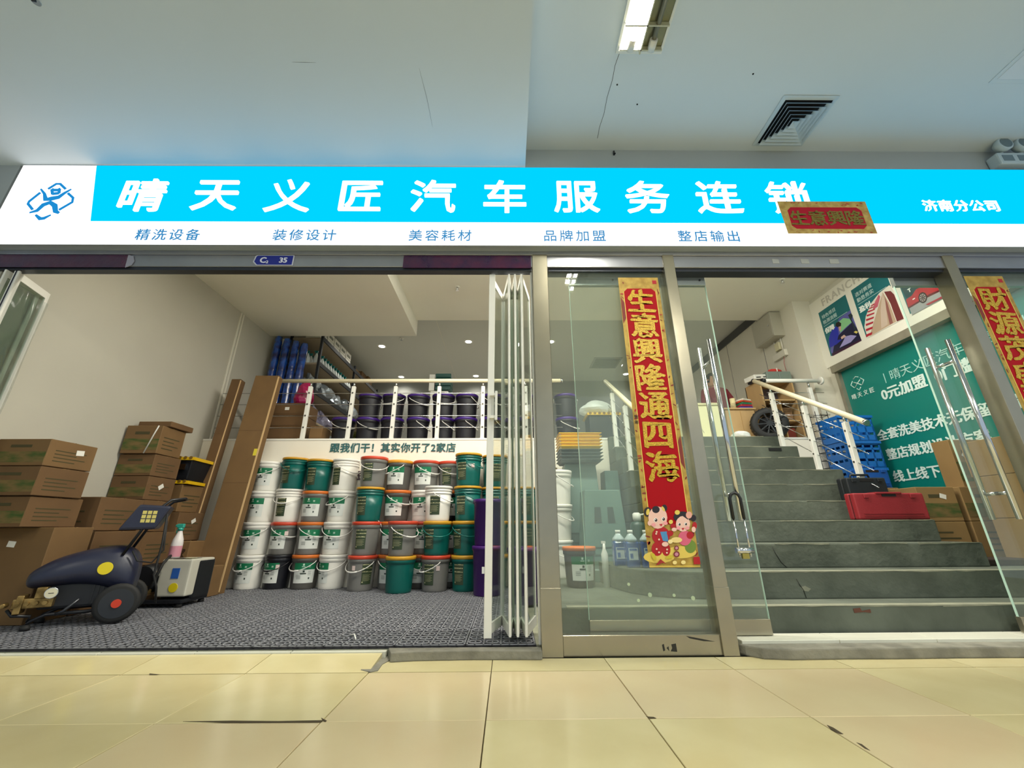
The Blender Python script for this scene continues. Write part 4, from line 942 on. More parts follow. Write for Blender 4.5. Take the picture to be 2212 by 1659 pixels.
slab_carton(-3.50, -3.38, 4.60, ZM, .10, 2.42, .10, 'narrow tall carton standing behind the wide leaning carton', kraftd)

# ------------------------------------------------------------------ cartons against the left wall
GL = 'cartons stacked along the left wall'
CL = [(-3.765, -3.30, 3.16, 3.46, ZM, .685, 'large plain carton at the bottom left with white delivery sticker', 'plain', ('f', -.15, .82, .1), kraft),
 (-3.77, -3.40, 3.02, 3.40, .687, .895, 'carton resting on the large plain carton', 'camo', None, kraftd),
 (-3.77, -3.385, 3.0, 3.36, .90, 1.105, 'green-printed carton with white label, second from top at far left', 'camo', ('f', -.6, .6, .2), kraftd),
 (-3.77, -3.385, 3.0, 3.36, 1.11, 1.305, 'topmost green-printed carton of the left-hand stack', 'camo', ('s', .3, .65, .1), kraft),
 (-3.77, -3.36, 3.50, 3.92, .66, .925, 'carton in the gap between the two left wall stacks', 'lines', None, kraftd),
 (-3.77, -3.30, 3.48, 3.95, .365, .655, 'carton half hidden behind the pressure washer hood', 'lines', None, kraftd),
 (-3.77, -3.30, 3.48, 3.95, ZM, .36, 'carton on the floor behind the pressure washer', 'lines', None, kraftd),
 (-3.77, -3.425, 3.97, 4.30, 1.155, 1.36, 'green-printed carton directly below the strapped carton', 'camo', None, kraftd),
 (-3.77, -3.425, 3.97, 4.30, .935, 1.15, 'green-printed carton with diamond sticker below the strapped carton', 'camo', ('s', .0, .6, .6), kraftd),
 (-3.77, -3.40, 3.97, 4.32, .65, .93, 'carton at mid height under the tall stack', 'camo', None, kraftd),
 (-3.77, -3.32, 3.97, 4.36, .36, .645, 'carton low in the tall stack near the wall', 'lines', None, kraftd),
 (-3.77, -3.32, 3.97, 4.36, ZM, .355, 'carton on the floor at the foot of the tall stack', 'lines', None, kraftd),
 (-3.77, -3.42, 4.40, 4.75, .84, 1.115, 'carton with recycling marks under the black crate', 'lines', None, kraft),
 (-3.77, -3.36, 4.38, 4.74, .56, .835, 'carton with small sticker below the recycling-mark carton', 'lines', ('s', .2, .7, .5), kraftd),
 (-3.77, -3.18, 4.38, 4.80, .315, .555, 'wide carton printed with dark characters beside the spray bottle', 'plain', None, kraft),
 (-3.77, -3.3, 4.42, 4.80, ZM, .31, 'carton on the floor behind the white control unit', 'lines', None, kraftd),
 (-3.22, -2.87, 4.18, 4.50, ZM, .33, 'carton with diamond sticker on the floor before the tall cartons', 'plain', ('f', .1, .75, .5), kraft)]
for c in CL: carton(*c[:6], c[6], GL, c[7], c[9], c[8])
o = [x for x in bpy.data.objects if x.get('label', '').startswith('wide carton printed')][0]
lettering('车旅家', .10, M('carton_ink', '#3C2616', .7), (.12, -.2115, .13), o, bold=.03)
carton(-3.78, -3.44, 3.95, 4.27, 1.365, 1.64, 'strapped green-printed carton near the top of the tall stack', GL, 'camo', kraft, rot=.04)
o = [x for x in bpy.data.objects if x.get('label', '').startswith('strapped')][0]
o.location.x = -3.595
MB().tube([(.13, -.163, .275), (.11, -.165, .2), (.06, -.165, .0)], .006, 6).build('white_strap', M('strap_white', '#D6D4CE', .5), o)
carton(-3.73, -3.40, 4.02, 4.32, 1.645, 1.70, 'flat dark carton lying on top of the tall stack', GL, 'plain', kraftd)

# black crate with yellow lids on the carton pile
def yellow_lid(name, par, z, w, d, col=None, ridge=True):
    y = M('crate_yellow', '#E0B414', .4); l = MB().box(-w, w, -d, d, z, z+.012).box(-w-.008, w+.008, -d-.008, -d+.006, z-.02, z+.012).box(-w-.008, w+.008, d-.006, d+.008, z-.02, z+.012).box(-w-.008, -w+.006, -d, d, z-.02, z+.012).box(w-.006, w+.008, -d, d, z-.02, z+.012).build(name, y, par)
    n = 7
    for k in range(n): x = -w+(k+.5)*2*w/n; MB().lathe([(w/n*.62, 0), (w/n*.62, .022)], 10, (x, -d-.012, z+.004), 'y').build('rim_notch', M('notch_brown', '#7A5A10', .6), par)
    return l
t = thing('storage_crate', 'black crate with yellow lid above another yellow lid on the carton pile', 'crate', (-3.575, 4.56, 1.118), .10)
yellow_lid('lower_lid', t, .025, .17, .17)
MB().prism([(-.15, -.15, .045), (.15, -.15, .045), (.15, .15, .045), (-.15, .15, .045)], (0, 0, .012)).build('base', black, t)
q = MB(); v = []
for s, z in ((.145, .05), (.18, .265)): v.append([q.b.verts.new((x*s, y*s, z)) for x, y in ((-1, -1), (1, -1), (1, 1), (-1, 1))])
for i in range(4): q.b.faces.new((v[0][i], v[0][(i+1) % 4], v[1][(i+1) % 4], v[1][i]))
q.b.faces.new(v[0][::-1]); q.b.faces.new(v[1]); q.build('body', M('crate_black', '#16191F', .4), t, bevel=.012)
yellow_lid('upper_lid', t, .27, .19, .19)
MB().box(.04, .12, -.182, -.172, .15, .21).build('latch', chrome, t)

# ------------------------------------------------------------------ pressure washer
t = thing('pressure_washer', 'dark wheeled pressure washer with yellow badge and folded push handle', 'machine', (-2.975, 3.275, ZM), .60); t.scale = (.84, .84, .84)
nav = M('hood_navy', '#1C2036', .38, bump=.04, bs=60); bl_ = M('frame_black', '#101218', .4)
# hood: lofted sections along x, front nose at -x
sec = [(-.42, .30, .40, .12), (-.37, .27, .445, .16), (-.28, .27, .515, .20), (-.10, .29, .575, .21), (.08, .25, .605, .21), (.20, .17, .58, .20), (.27, .15, .46, .17)]
q = MB(); rr = []
for x, zb, zt, wy in sec:
    ring_ = [(-wy, zb), (-wy, zb+(zt-zb)*.55), (-wy*.8, zb+(zt-zb)*.86), (-wy*.35, zt), (wy*.35, zt), (wy*.8, zb+(zt-zb)*.86), (wy, zb+(zt-zb)*.55), (wy, zb)]
    rr.append([q.b.verts.new((x, y, z)) for y, z in ring_])
for A, B in zip(rr, rr[1:]):
    for i in range(8): q._f([q.b.faces.new((A[i], A[(i+1) % 8], B[(i+1) % 8], B[i]))], True)
q._f([q.b.faces.new(rr[0]), q.b.faces.new(rr[-1][::-1])]); hood = q.build('hood', nav, t)
ss = hood.modifiers.new('s', 'SUBSURF'); ss.levels = ss.render_levels = 2
MB().lathe([(.048, -.215), (.048, -.19)], 24, (.05, 0, .42), 'y').build('yellow_badge', M('badge_yellow', '#D9C41E', .35), t)
MB().box(-.30, .24, -.13, .13, .13, .33).build('engine_block', M('engine_black', '#15181F', .5), t, bevel=.02)
for k in range(6): MB().box(.0+.03*k, .012+.03*k, -.135, .135, .16, .30).build('cooling_fin', bl_, t)
br = M('brass_pump', '#A58A56', .35, .8, var=.3, vs=20, h2='#6E5A34')
pmp = MB().box(-.42, -.20, -.20, -.10, .155, .225).box(-.40, -.36, -.215, -.09, .12, .25).box(-.31, -.25, -.21, -.09, .22, .30).build('pump_head', br, t, bevel=.006)
for x in (-.39, -.34, -.29, -.24): MB().lathe([(.016, -.222), (.016, -.20)], 6, (x, 0, .19), 'y').build('hex_plug', br, pmp)
MB().lathe([(.014, -.27), (.02, -.20)], 12, (-.45, 0, .19), 'y').build('hose_outlet', br, pmp)
g = MB().lathe([(.038, -.255), (.041, -.25), (.041, -.225), (.03, -.22)], 24, (-.215, 0, .26), 'y').build('pressure_gauge', chrome, t)
MB().lathe([(.034, -.2575), (.034, -.2555)], 24, (-.215, 0, .26), 'y').build('gauge_face', M('gauge_face', '#CFC9AE', .4), g); MB().box(-.23, -.20, -.259, -.2575, .258, .262).build('needle', black, g)
for s in (-1, 1):
    wh = MB().lathe([(.05, -.022), (.125, -.025), (.147, -.018), (.15, 0), (.147, .018), (.125, .025), (.05, .022)], 32, (.19, s*.235, .15), 'y').build('wheel', rubber, t)
    MB().lathe([(.110, -.026), (.110, .026)], 28, (.19, s*.235, .15), 'y').build('rim', M('rim_dark', '#22252A', .4), wh)
    MB().lathe([(.032, -.036), (.032, .036)], 18, (.19, s*.235, .15), 'y').build('red_hub', M('hub_red', '#C0381E', .4), wh)
for s in (-1, 1):
    MB().tube([(.26, s*.17, .13), (.0, s*.17, .10), (-.22, s*.17, .10), (-.30, s*.17, .06), (-.31, s*.17, .03)], .013, 8).build('frame_tube', bl_, t)
    MB().lathe([(.03, 0), (.032, .02), (.02, .04)], 14, (-.31, s*.17, 0)).build('rubber_foot', rubber, t)
MB().tube([(-.44, -.17, .15), (-.40, -.19, .11), (-.30, -.19, .10), (-.31, -.17, .06)], .011, 8).build('front_bumper', bl_, t)
MB().tube([(-.16, -.21, .10), (-.12, -.22, .12), (-.05, -.21, .20)], .012, 8).build('side_tube', M('dull_chrome', '#3C3E42', .3, .6), t)
# push handle
hb = [(.13, -.17, .52), (.27, -.18, .88), (.36, -.16, .985), (.46, -.10, 1.005)]
MB().tube(hb+[(.46, .10, 1.005), (.36, .16, .985), (.27, .18, .88), (.13, .17, .52)], .012, 10).build('push_handle', bl_, t)
pc = MB().prism([(.05, -.20, .72), (.30, -.20, .73), (.38, -.20, .93), (.15, -.20, .94)], (0, .40, 0)).build('handle_console', nav, t, bevel=.02)
dm = MB()
for k in range(3):
    for j in range(3): dm.box(.185+.036*k, .214+.036*k, -.2025, -.2005, .785+.036*j, .814+.036*j)
o = dm.build('yellow_print', M('print_yellow', '#BDB060', .5), pc); o['kind'] = 'stuff'
MB().tube([(.36, -.19, .86), (.38, -.2, .6), (.38, -.22, .35), (.42, -.22, .25), (.44, -.2, .12)], .009, 8).build('hose', rubber, t)
MB().tube([(.19, -.19, .55), (.24, -.2, .47), (.34, -.2, .45), (.40, -.19, .55), (.37, -.18, .80)], .007, 8).build('hose', rubber, t)

# second machine with the pale control box
t = thing('spray_machine', 'second machine with pale control box and small yellow badge', 'machine', (-2.90, 3.98, ZM), .05)
pb = M('panel_beige', '#BDBAAC', .45)
MB().box(-.06, .19, -.19, .12, .08, .37).build('control_box', pb, t, bevel=.018, seg=3); MB().box(-.063, .193, -.10, .13, .05, .36).build('rear_shell', black, t, bevel=.02)
MB().box(.02, .17, -.18, -.04, .371, .373).build('keypad', M('keypad_dark', '#232521', .4), t); MB().box(-.05, .01, -.18, -.06, .371, .373).build('instruction_print', M('print_grey', '#7E8076', .5), t)
o = MB()
for k in range(3):
    for j in range(2): o.box(.09+.025*k, .108+.025*k, -.15+.04*j, -.125+.04*j, .373, .375)
o.build('keys', M('keys', '#B8B48A', .5), t)['kind'] = 'stuff'
MB().box(.045, .105, -.193, -.19, .22, .30).build('blue_label', M('label_blue', '#2A5AA8', .4), t); MB().lathe([(.036, -.194), (.036, -.19)], 22, (.085, 0, .15), 'y').build('yellow_badge', M('badge_yellow'), t)
MB().lathe([(.10, -.22), (.115, -.12), (.115, .08), (.09, .12)], 22, (0, 0, .22), 'y').build('motor', M('motor_black', '#14161B', .4), t).location.x = -.17
MB().box(-.30, .18, -.2, .14, .03, .06).build('base_plate', bl_, t, bevel=.008)
for x in (-.26, .15):
    for y in (-.17, .11): MB().lathe([(.025, 0), (.02, .032)], 12, (x, y, 0)).build('rubber_foot', rubber, t)
MB().lathe([(.022, -.23), (.024, -.20)], 16, (-.06, 0, .26), 'y').build('gauge', chrome, t); MB().box(-.20, -.10, -.24, -.16, .10, .17).build('brass_fitting', br, t, bevel=.01)
MB().tube([(-.12, -.2, .12), (-.05, -.24, .2), (-.02, -.23, .34), (-.04, -.1, .42)], .011, 8).build('hose', rubber, t)

def spray_bottle(loc, label, group, body='#D8DAD8', head='#1E9A9A', liquid=None, s=1.):
    t = thing('spray_bottle', label, 'bottle', loc, 0, group); t.scale = (s, s, s)
    m = M('bottle'+body, body, .3)
    MB().lathe([(.036, 0), (.038, .01), (.038, .10), (.034, .13), (.022, .165), (.014, .19), (.014, .20)], 18).build('body', m, t)
    if liquid: MB().lathe([(.0385, .008), (.0385, .085)], 18, cap=False).build('pink_liquid', M('pink_liquid', liquid, .3), t)
    h = MB().box(-.03, .022, -.011, .011, .215, .245).box(-.045, -.03, -.007, .007, .222, .24).build('spray_head', M('head'+head, head, .35), t, bevel=.004, seg=1)
    MB().lathe([(.017, .195), (.017, .216)], 12).build('collar', M('head'+head), t); MB().tube([(-.02, 0, .215), (-.028, 0, .19), (-.022, 0, .17)], .004, 6).build('trigger', M('head'+head), t)
    return t
spray_bottle((-2.93, 3.88, ZM+.376), 'spray bottle of pink liquid with teal trigger on the pale control box', None, '#D8D2D0', '#2A9C8C', '#C98A98', 1.15)
bpy.data.objects['spray_bottle'].pop('group', None)
# ------------------------------------------------------------------ on the platform, left
VG = 'purple-lidded black buckets on the platform'
ups = [((-2.02, 0), 'far left')]
names_ = ['first', 'second', 'third', 'fourth', 'fifth', 'sixth', 'seventh', 'eighth', 'ninth']
lo_x = [-2.20, -1.88, -1.55, -1.215, -.87, -.555, -.22, .12, .46, .80]
first = None
for i, x in enumerate(lo_x):
    for lev in range(2):
        if lev and i == 0: continue
        if lev and i == 7: continue
        lab = f'black purple-lidded bucket, {"upper" if lev else "lower"} row, '+('leftmost' if i == 0 else ('rightmost, seen through the door glass' if i == 9 else f'{["", "second", "third", "fourth", "fifth", "sixth", "seventh", "eighth", "ninth"][i]} from the left'))
        dx = random.uniform(-.01, .01)
        if first is None:
            first = [bucket('night', 'violet', '', 0, .6, VG, 'white', False, (x, 5.32, ZP), lab, .33, None, True), None, None]
        else:
            clone(first[0], (x+dx, 5.32+random.uniform(-.01, .02), ZP+lev*.331), random.choice((-.9, -.4, .2, .9, 1.3, 2.2)), lab)
# cartons behind the rail at the left
for k, (z, h) in enumerate(((0, .17), (.172, .17), (.344, .17))):
    carton(-3.10, -2.66, 5.15, 5.5, ZP+z, ZP+z+h, ('lowest', 'middle', 'topmost')[k]+' long carton behind the leaning carton on the platform', 'cartons on the platform', 'plain', kraftd, ('f', -.1, .55, 0) if k == 2 else None)
carton(-2.56, -2.40, 5.15, 5.4, ZP, ZP+.20, 'small open carton between railing posts on the platform', 'cartons on the platform', 'plain', kraft)
t = thing('plastic_bag', 'crumpled yellow-green plastic bag behind the railing', 'bag', (-2.25+.05, 5.62, ZP))
def blob(name, mat, par, rx, ry, rz, seed, amp=.18):
    rnd = random.Random(seed); q = MB(); bmesh.ops.create_icosphere(q.b, subdivisions=3, radius=1)
    ph = [(rnd.uniform(2, 7), rnd.uniform(2, 7), rnd.uniform(2, 7), rnd.uniform(0, 6)) for _ in range(5)]
    for v in q.b.verts:
        d = 1+amp*sum(math.sin(a*v.co.x+b*v.co.y+c*v.co.z+e) for a, b, c, e in ph)/2.2
        v.co = Vector((v.co.x*d*rx, v.co.y*d*ry, max(v.co.z*d*rz, -rz*.8)+rz*.8))
    q._f(q.b.faces, False); return q.build(name, mat, par)
blob('bag', M('olive_bag', '#7E8434', .35), t, .15, .12, .12, 3)
# storage rack along the left wall
t = thing('storage_rack', 'dark metal storage rack along the left wall of the platform', 'rack', (-3.30, 6.0, ZP))
rk = M('rack_dark', '#23272D', .5, .3); RX0, RX1, RY = -.22, .28, 2.9
for y in (0, RY/2, RY):
    for x in (RX0, RX1): MB().box(x-.018, x+.018, y-.018, y+.018, 0, 1.98).build('upright', rk, t)
shz = (.12, .50, .95, 1.42, 1.86)
for z in shz: MB().box(RX0, RX1, 0, RY, z, z+.03).build('shelf', M('shelf_board', '#9C8E78', .6), t)
for z in shz[2:]: MB().box(RX1+.0, RX1+.02, 0, RY, z-.02, z+.045).build('front_rail', rk, t)
n = 0; fb_ = None
for i in range(14):
    for j in range(2):
        y = 6.09+.11*i; x = -3.12-.14*j; n += 1; od = ['nearest', 'second', 'third', 'fourth', 'fifth', 'sixth', 'seventh', 'eighth', 'ninth', 'tenth', 'eleventh', 'twelfth', 'thirteenth', 'farthest']; lab = f'white spray bottle with teal head, {od[i]} in the {["front", "wall-side"][j]} row on the rack shelf'
        if fb_ is None: fb_ = spray_bottle((x, y, ZP+1.451), lab, 'identical spray bottles on the rack', '#CFD6D6', '#17706E')
        else: clone(fb_, (x, y, ZP+1.451), 0, lab)
for i in range(5):
    for j in range(2):
        o = thing('paper_carton', f'white pack on the rack top shelf, {["nearest","second","third","fourth","farthest"][i]} in the {["lower","upper"][j]} layer', 'box', (-3.20, 6.15+.27*i, ZP+1.891+.14*j), 0, 'white packs on the rack')
        MB().box(-.12, .12, -.12, .12, 0, .135).build('pack', white, o, bevel=.006, seg=1); MB().box(.1202, .121, -.08, .08, .03, .08).build('label_print', M('print_grey'), o)
for i, (y, h, m, nm) in enumerate(((7.6, .22, kraft, 'nearer'), (7.95, .3, kraftd, 'middle'), (8.35, .34, kraft, 'farther'))):
    carton(-3.34, -3.06, y, y+.26, ZP+1.892, ZP+1.892+h-.12, f'{nm} small carton on top of the storage rack', 'small cartons on the rack', 'plain', m)
lf = glass('crinkled_bag_film', '#CDD6DC', .12, 1.8, .25, .8)
for i in range(5):
    o = thing('wrapped_goods', f'clear-wrapped goods on the rack middle shelf, {["nearest","second","third","fourth","farthest"][i]}', 'package', (-3.2, 6.2+.42*i, ZP+.981), 0, 'clear-wrapped goods on the rack'); blob('package', M('silver_wrap', '#A9B2BC', .2, .5), o, .14, .17, .17, 20+i, .25)
for i in range(4):
    o = thing('plastic_bag', f'translucent bag on the rack lower shelf, {["nearest","second","third","farthest"][i]}', 'bag', (-3.2, 6.25+.5*i, ZP+.531), 0, 'translucent bags on the rack'); blob('bag', M('lilac_wrap', '#8E8CA6', .25, .2), o, .15, .2, .16, 40+i, .25)
# blue film bundles, magenta bag before the rack
for i in range(4):
    o = thing('film_bundle', f'tall glossy blue film-wrapped bundle left of the rack, {["nearest","second","third","farthest"][i]}', 'package', (-3.60+.14*i, 5.80, ZP), .3*i, 'blue film bundles')
    MB().lathe([(.055, 0), (.066, .1), (.058, .5), (.069, .9), (.060, 1.3), (.064, 1.62), (.05, 1.80-.04*i), (.01, 1.81-.04*i)], 5).build('bundle', M('blue_film', '#1450B0', .18, var=.6, vs=9, h2='#0A1E54', bump=.8, bs=12, coat=.8), o)
o = thing('green_panel', 'narrow green panel beside the drain pipe', 'panel', (-3.53, 6.02, ZP)); MB().box(-.01, .01, -.1, 0, 0, 1.83).build('panel', M('green_panel', '#2E6A3C', .5), o)
o = thing('plastic_bag', 'magenta plastic bag on the cartons before the storage rack', 'bag', (-2.80, 5.33, ZP+.518)); blob('bag', M('magenta_bag', '#9E1450', .25, coat=.5), o, .12, .10, .19, 8, .14)
o = thing('plastic_bag', 'crumpled clear bag at the rack foot behind the railing', 'bag', (-2.72, 5.95, ZP)); blob('bag', M('silver_wrap'), o, .18, .12, .14, 9, .3)
# green drawer box with white cabinet far behind
t = thing('cabinet', 'white cabinet with dark green drawer box on top, beyond the buckets', 'cabinet', (-1.12, 6.6, ZP))
MB().box(-.18, .12, -.15, .15, 0, 1.12).build('cabinet_body', white, t, bevel=.004, seg=1)
for k in range(4): MB().box(-.10, .16, -.18, .1, 1.13+.075*k, 1.198+.075*k).build('drawer', M('drawer_green', '#134A44', .4), t, bevel=.006, seg=1)
MB().box(-.21, -.12, -.14, .1, 1.13, 1.42).build('white_box', white, t)

# ceiling downlights, sprinklers, camera dome
random.seed(2)
dl = M('downlight_glow', '#FFFDF4', emit=12.)
i = 0
for px, py, w_ in ((825, 748, 1), (1012, 738, 1), (1190, 738, 1), (873, 823, 0), (1028, 812, 1), (1352, 808, 1)):
    p = U(px, py, 'z', ZF); i += 1
    if p.y > 9.3: p.y = 9.1
    nm = {825: 'leftmost near', 1012: 'second near', 1190: 'third near', 873: 'leftmost far', 1028: 'second far', 1352: 'far, behind the couplet'}[px]
    t = thing('downlight', f'round lit ceiling downlight above the platform, {nm}', 'light', (p.x, p.y, ZF), 0, 'platform downlights')
    MB().lathe([(.065, -.006), (.085, -.006), (.09, -.001)], 24, cap=False).build('trim_ring', white, t); MB().lathe([(.06, -.004), (.06, -.001)], 24).build('lens', dl, t)
    l = bpy.data.lights.new('downlight_lamp', 'SPOT'); l.energy = 32; l.spot_size = 2.6; l.spot_blend = .8; l.shadow_soft_size = .06; l.color = (1, .95, .84)
    o = bpy.data.objects.new('downlight_lamp', l); COL.objects.link(o); o.location = (p.x, p.y, ZF-.03)
def sprinkler(px, py, z, label):
    p = U(px, py, 'z', z); t = thing('sprinkler', label, 'sprinkler', (p.x, p.y, z))
    MB().lathe([(.035, -.01), (.035, 0)], 16).build('rose', white, t); MB().lathe([(.012, -.045), (.012, -.01)], 10).build('body', chrome, t); MB().lathe([(.022, -.055), (.022, -.05)], 12).build('deflector', chrome, t)
sprinkler(988, 620, ZU, 'white ceiling sprinkler above the left bay'); sprinkler(1689, 604, ZU, 'white ceiling sprinkler above the staircase')
sprinkler(868, 730, ZF, 'small dome fitting beyond the low soffit')
p = U(1310, 780, 'z', ZF)
t = thing('ceiling_vent', 'grey square return air grille above the platform', 'vent', (p.x, p.y+.1, ZF))
MB().box(-.3, .3, -.3, .3, -.012, 0).build('frame', M('grille_grey', '#8E9290', .5), t, bevel=.003, seg=1)
for k in range(14): MB().box(-.26, .26, -.255+.037*k, -.232+.037*k, -.016, -.008).build('blade', M('grille_dark', '#6E7272', .5), t)

# ------------------------------------------------------------------ behind the fixed pane
GW = 'white lidded buckets behind the fixed pane'
wz = ZB+RI
wl = [('lowest', 0), ('middle', 1), ('topmost', 2)]
o0 = None
for nm, k in wl:
    lab = f'{nm} white bucket in the stack just right of the wide steel post'
    if o0 is None: o0 = bucket('white', 'white', '', 0, .7, GW, 'white', False, (.50, 4.35, wz), lab, .342)
    else: clone(o0, (.50+.01*k, 4.35, wz+.34*k), .3*k, lab)
bucket('darkgrey', 'orange', 'g', .1, 9, None, 'white', False, (.60, 3.68, wz), 'grey orange-lidded bucket with green label on the low landing', .342, None, False)
bpy.data.objects['bucket'].pop('x', None)
for o in bpy.data.objects:
    if o.get('label', '').startswith('grey orange-lidded bucket with green label on'): o.pop('group', None); o.scale = (.9, .9, .9)
def bin_(loc, w, d, h, col, label, cut=True, rot=0., lidc=None):
    """tapered plastic step bin standing upside down, with two grip openings"""
    t = thing('storage_bin', label, 'bin', loc, rot); m = M('bin'+col, col, .5, bump=.03, bs=80); q = MB(); v = []
    for s, z in ((1, 0), (1, h*.12), (.94, h*.13), (.74, h)): v.append([q.b.verts.new((x*w/2*s, y*d/2*s, z)) for x, y in ((-1, -1), (1, -1), (1, 1), (-1, 1))])
    for A, B in zip(v, v[1:]):
        for i in range(4): q.b.faces.new((A[i], A[(i+1) % 4], B[(i+1) % 4], B[i]))
    q.b.faces.new(v[0][::-1]); q.b.faces.new(v[-1]); q.build('body', m, t, bevel=.012)
    dm_ = M('bin_opening', '#39443F', .6)
    if cut:
        for s in (-1, 1):
            z0, z1 = h*.62, h*.80; y0 = -d/2*(.94-.20*(.62-.13)/.87); y1 = -d/2*(.94-.20*(.80-.13)/.87)
            P = [(s*w*.14-w*.075, y0-.002, z0), (s*w*.14+w*.075, y0-.002, z0), (s*w*.13+w*.06, y1-.002, z1), (s*w*.13-w*.06, y1-.002, z1)]
            MB().prism(P, (0, .004, 0)).build('grip_opening', dm_, t)
    for k in (.28, .36): y = -d/2*(.94-.20*(k-.13)/.87); MB().box(-w*.36, w*.36, y-.006, y+.004, h*k, h*k+.012).build('rib', m, t)
    return t
bin_((.91, 4.14, wz), .46, .36, .80, '#5F7A70', 'grey-green upturned storage bin with two grip holes behind the fixed pane')
bin_((.80, 4.62, wz), .46, .34, 1.12, '#667F76', 'taller grey-green bin standing behind the one with grip holes', False)
bin_((1.14, 4.62, wz+RI), .20, .3, .88, '#4D6860', 'dark green-grey bin between the tall bin and stair railing', False)
carton(.42, .56, 4.62, 4.9, wz, wz+1.1, 'narrow upright carton beside the tall green-grey bin', 'cartons by the fixed pane', 'plain', kraft)
# trays on top: grey stack, yellow stack
t0 = None
for k in range(9):
    yel = k > 3; z = wz+1.125+.036*k
    lab = ('yellow' if yel else 'grey')+f' flat tray, number {["one","two","three","four","five","six","seven","eight","nine"][k]} up in the tray stack'
    lab = ('yellow' if yel else 'dark grey')+' flat tray, '+['lowest of all', 'second up', 'third up', 'topmost grey one', 'lowest yellow one', 'second yellow one', 'third yellow one', 'fourth yellow one', 'topmost yellow one'][k]+' in the tray stack'
    m = M('crate_yellow') if yel else M('tray_grey', '#44504E', .5)
    t = thing('tray', lab, 'tray', (.80, 4.55, z), 0, ('yellow' if yel else 'grey')+' stacked trays'); w, d = .225, .17
    q = MB(); v = []
    for s, zz in ((.90, 0), (1, .028), (1.05, .028), (1.05, .034)): v.append([q.b.verts.new((x*w*s, y*d*s, zz)) for x, y in ((-1, -1), (1, -1), (1, 1), (-1, 1))])
    for A, B in zip(v, v[1:]):
        for i in range(4): q.b.faces.new((A[i], A[(i+1) % 4], B[(i+1) % 4], B[i]))
    q.b.faces.new(v[0][::-1]); q.b.faces.new(v[-1]); q.build('tray', m, t)
# black tote with yellow lid and a white bag on the platform behind
t = thing('storage_crate', 'black crate with yellow lid standing on the platform behind the fixed pane', 'crate', (1.28, 5.35, ZP))
MB().box(-.20, .20, -.15, .15, 0, .36).build('body', M('crate_black'), t, bevel=.012); yellow_lid('lid', t, .37, .215, .17)
o = thing('plastic_bag', 'white plastic bag full of cloths on the yellow-lidded crate', 'bag', (1.22, 5.35, ZP+.385)); blob('bag', M('white_bag', '#D9DEDA', .35), o, .2, .14, .11, 12, .2)
# blue jugs
jb = glass('jug_blue_glass', '#2A62A8'); jm = M('jug_blue', '#15489C', .15, coat=.5)
j0 = None
for k, (x, y, nm) in enumerate(((.895, 3.50, 'leftmost'), (.955, 3.36, 'second'), (1.065, 3.33, 'third'), (1.175, 3.33, 'rightmost, beside the couplet'))):
    lab = f'clear-topped jug of blue liquid on the second step, {nm}'
    t = thing('jug', lab, 'bottle', (x, y, ZB+2*RI), 0, 'jugs of blue screenwash')
    MB().box(-.05, .05, -.04, .04, 0, .185).build('blue_liquid', jm, t, bevel=.012)
    MB().lathe([(.05, .185), (.047, .205), (.022, .235), (.018, .245)], 16).build('clear_shoulder', M('clear_shoulder', '#B9C6C8', .1, coat=.8), t)
    MB().lathe([(.02, .243), (.021, .268)], 14).build('cap', white, t)
    if k in (0, 1, 2): 
        MB().box(-.035, .035, -.0415, -.040, .055, .14).build('label', M('jug_label', '#C9D2D6', .5), t)
        MB().box(-.028, .028, -.0422, -.0415, .12, .135).build('label_print', M('label_blue'), t); MB().box(-.025, -.003, -.0422, -.0415, .065, .10).build('label_print', M('label_blue'), t)
t = thing('bottle', 'small white trigger bottle beside the blue jugs', 'bottle', (.80, 3.62, wz+.0)); MB().lathe([(.026, 0), (.028, .25), (.012, .29), (.012, .33)], 14).build('body', white, t); MB().box(-.02, .014, -.01, .01, .33, .35).build('trigger_head', white, t)
t = thing('water_filter', 'dark green filter canister with white valve behind the blue jugs', 'filter', (1.13, 3.72, ZB+2*RI))
MB().lathe([(.06, 0), (.065, .01), (.065, .30), (.05, .33), (.02, .34)], 20).build('canister', M('filter_green', '#2C4640', .4), t)
MB().lathe([(.03, .34), (.035, .36), (.035, .40), (.02, .41)], 16).build('valve', white, t); MB().tube([(.03, 0, .39), (.08, -.02, .40), (.09, -.02, .34)], .008, 8).build('spout', white, t); MB().tube([(-.06, -.04, .25), (-.11, -.05, .2), (-.15, -.06, .16)], .006, 6).build('hose', black, t)

# ------------------------------------------------------------------ platform right: counter, cabinet, tyre, shelf, person
t = thing('counter', 'cream reception counter on the platform behind the glass door', 'counter', (2.36, 5.25, ZP)); MB().box(-.02, .50, 0, .45, 0, .50).build('counter_body', M('counter_cream', '#E6E4B8', .5), t, bevel=.004, seg=1); MB().box(-.04, .52, -.02, .47, .50, .53).build('counter_top', M('counter_top', '#D9D6AC', .4), t, bevel=.004, seg=1)
MB().tube([(.12, -.003, .28), (.2, -.003, .22), (.25, -.003, .12)], .002, 4).build('scratch', M('scuff'), t)
wood = M('light_wood', '#C3A271', .5, var=.12, vs=5, stretch=(1, 1, .2)); wood2 = M('wood_edge', '#B08C58', .5)
t = thing('cabinet', 'low light-wood cabinet on the platform edge beside the tyre', 'cabinet', (3.23, 5.32, ZP))
MB().box(-.22, .18, .04, .28, 0, .47).build('body', wood, t, bevel=.003, seg=1); MB().box(-.24, .2, .02, .30, .47, .495).build('top', wood, t, bevel=.003, seg=1); MB().box(-.02, -.015, .036, .04, .02, .45).build('door_gap', M('wood_edge'), t)
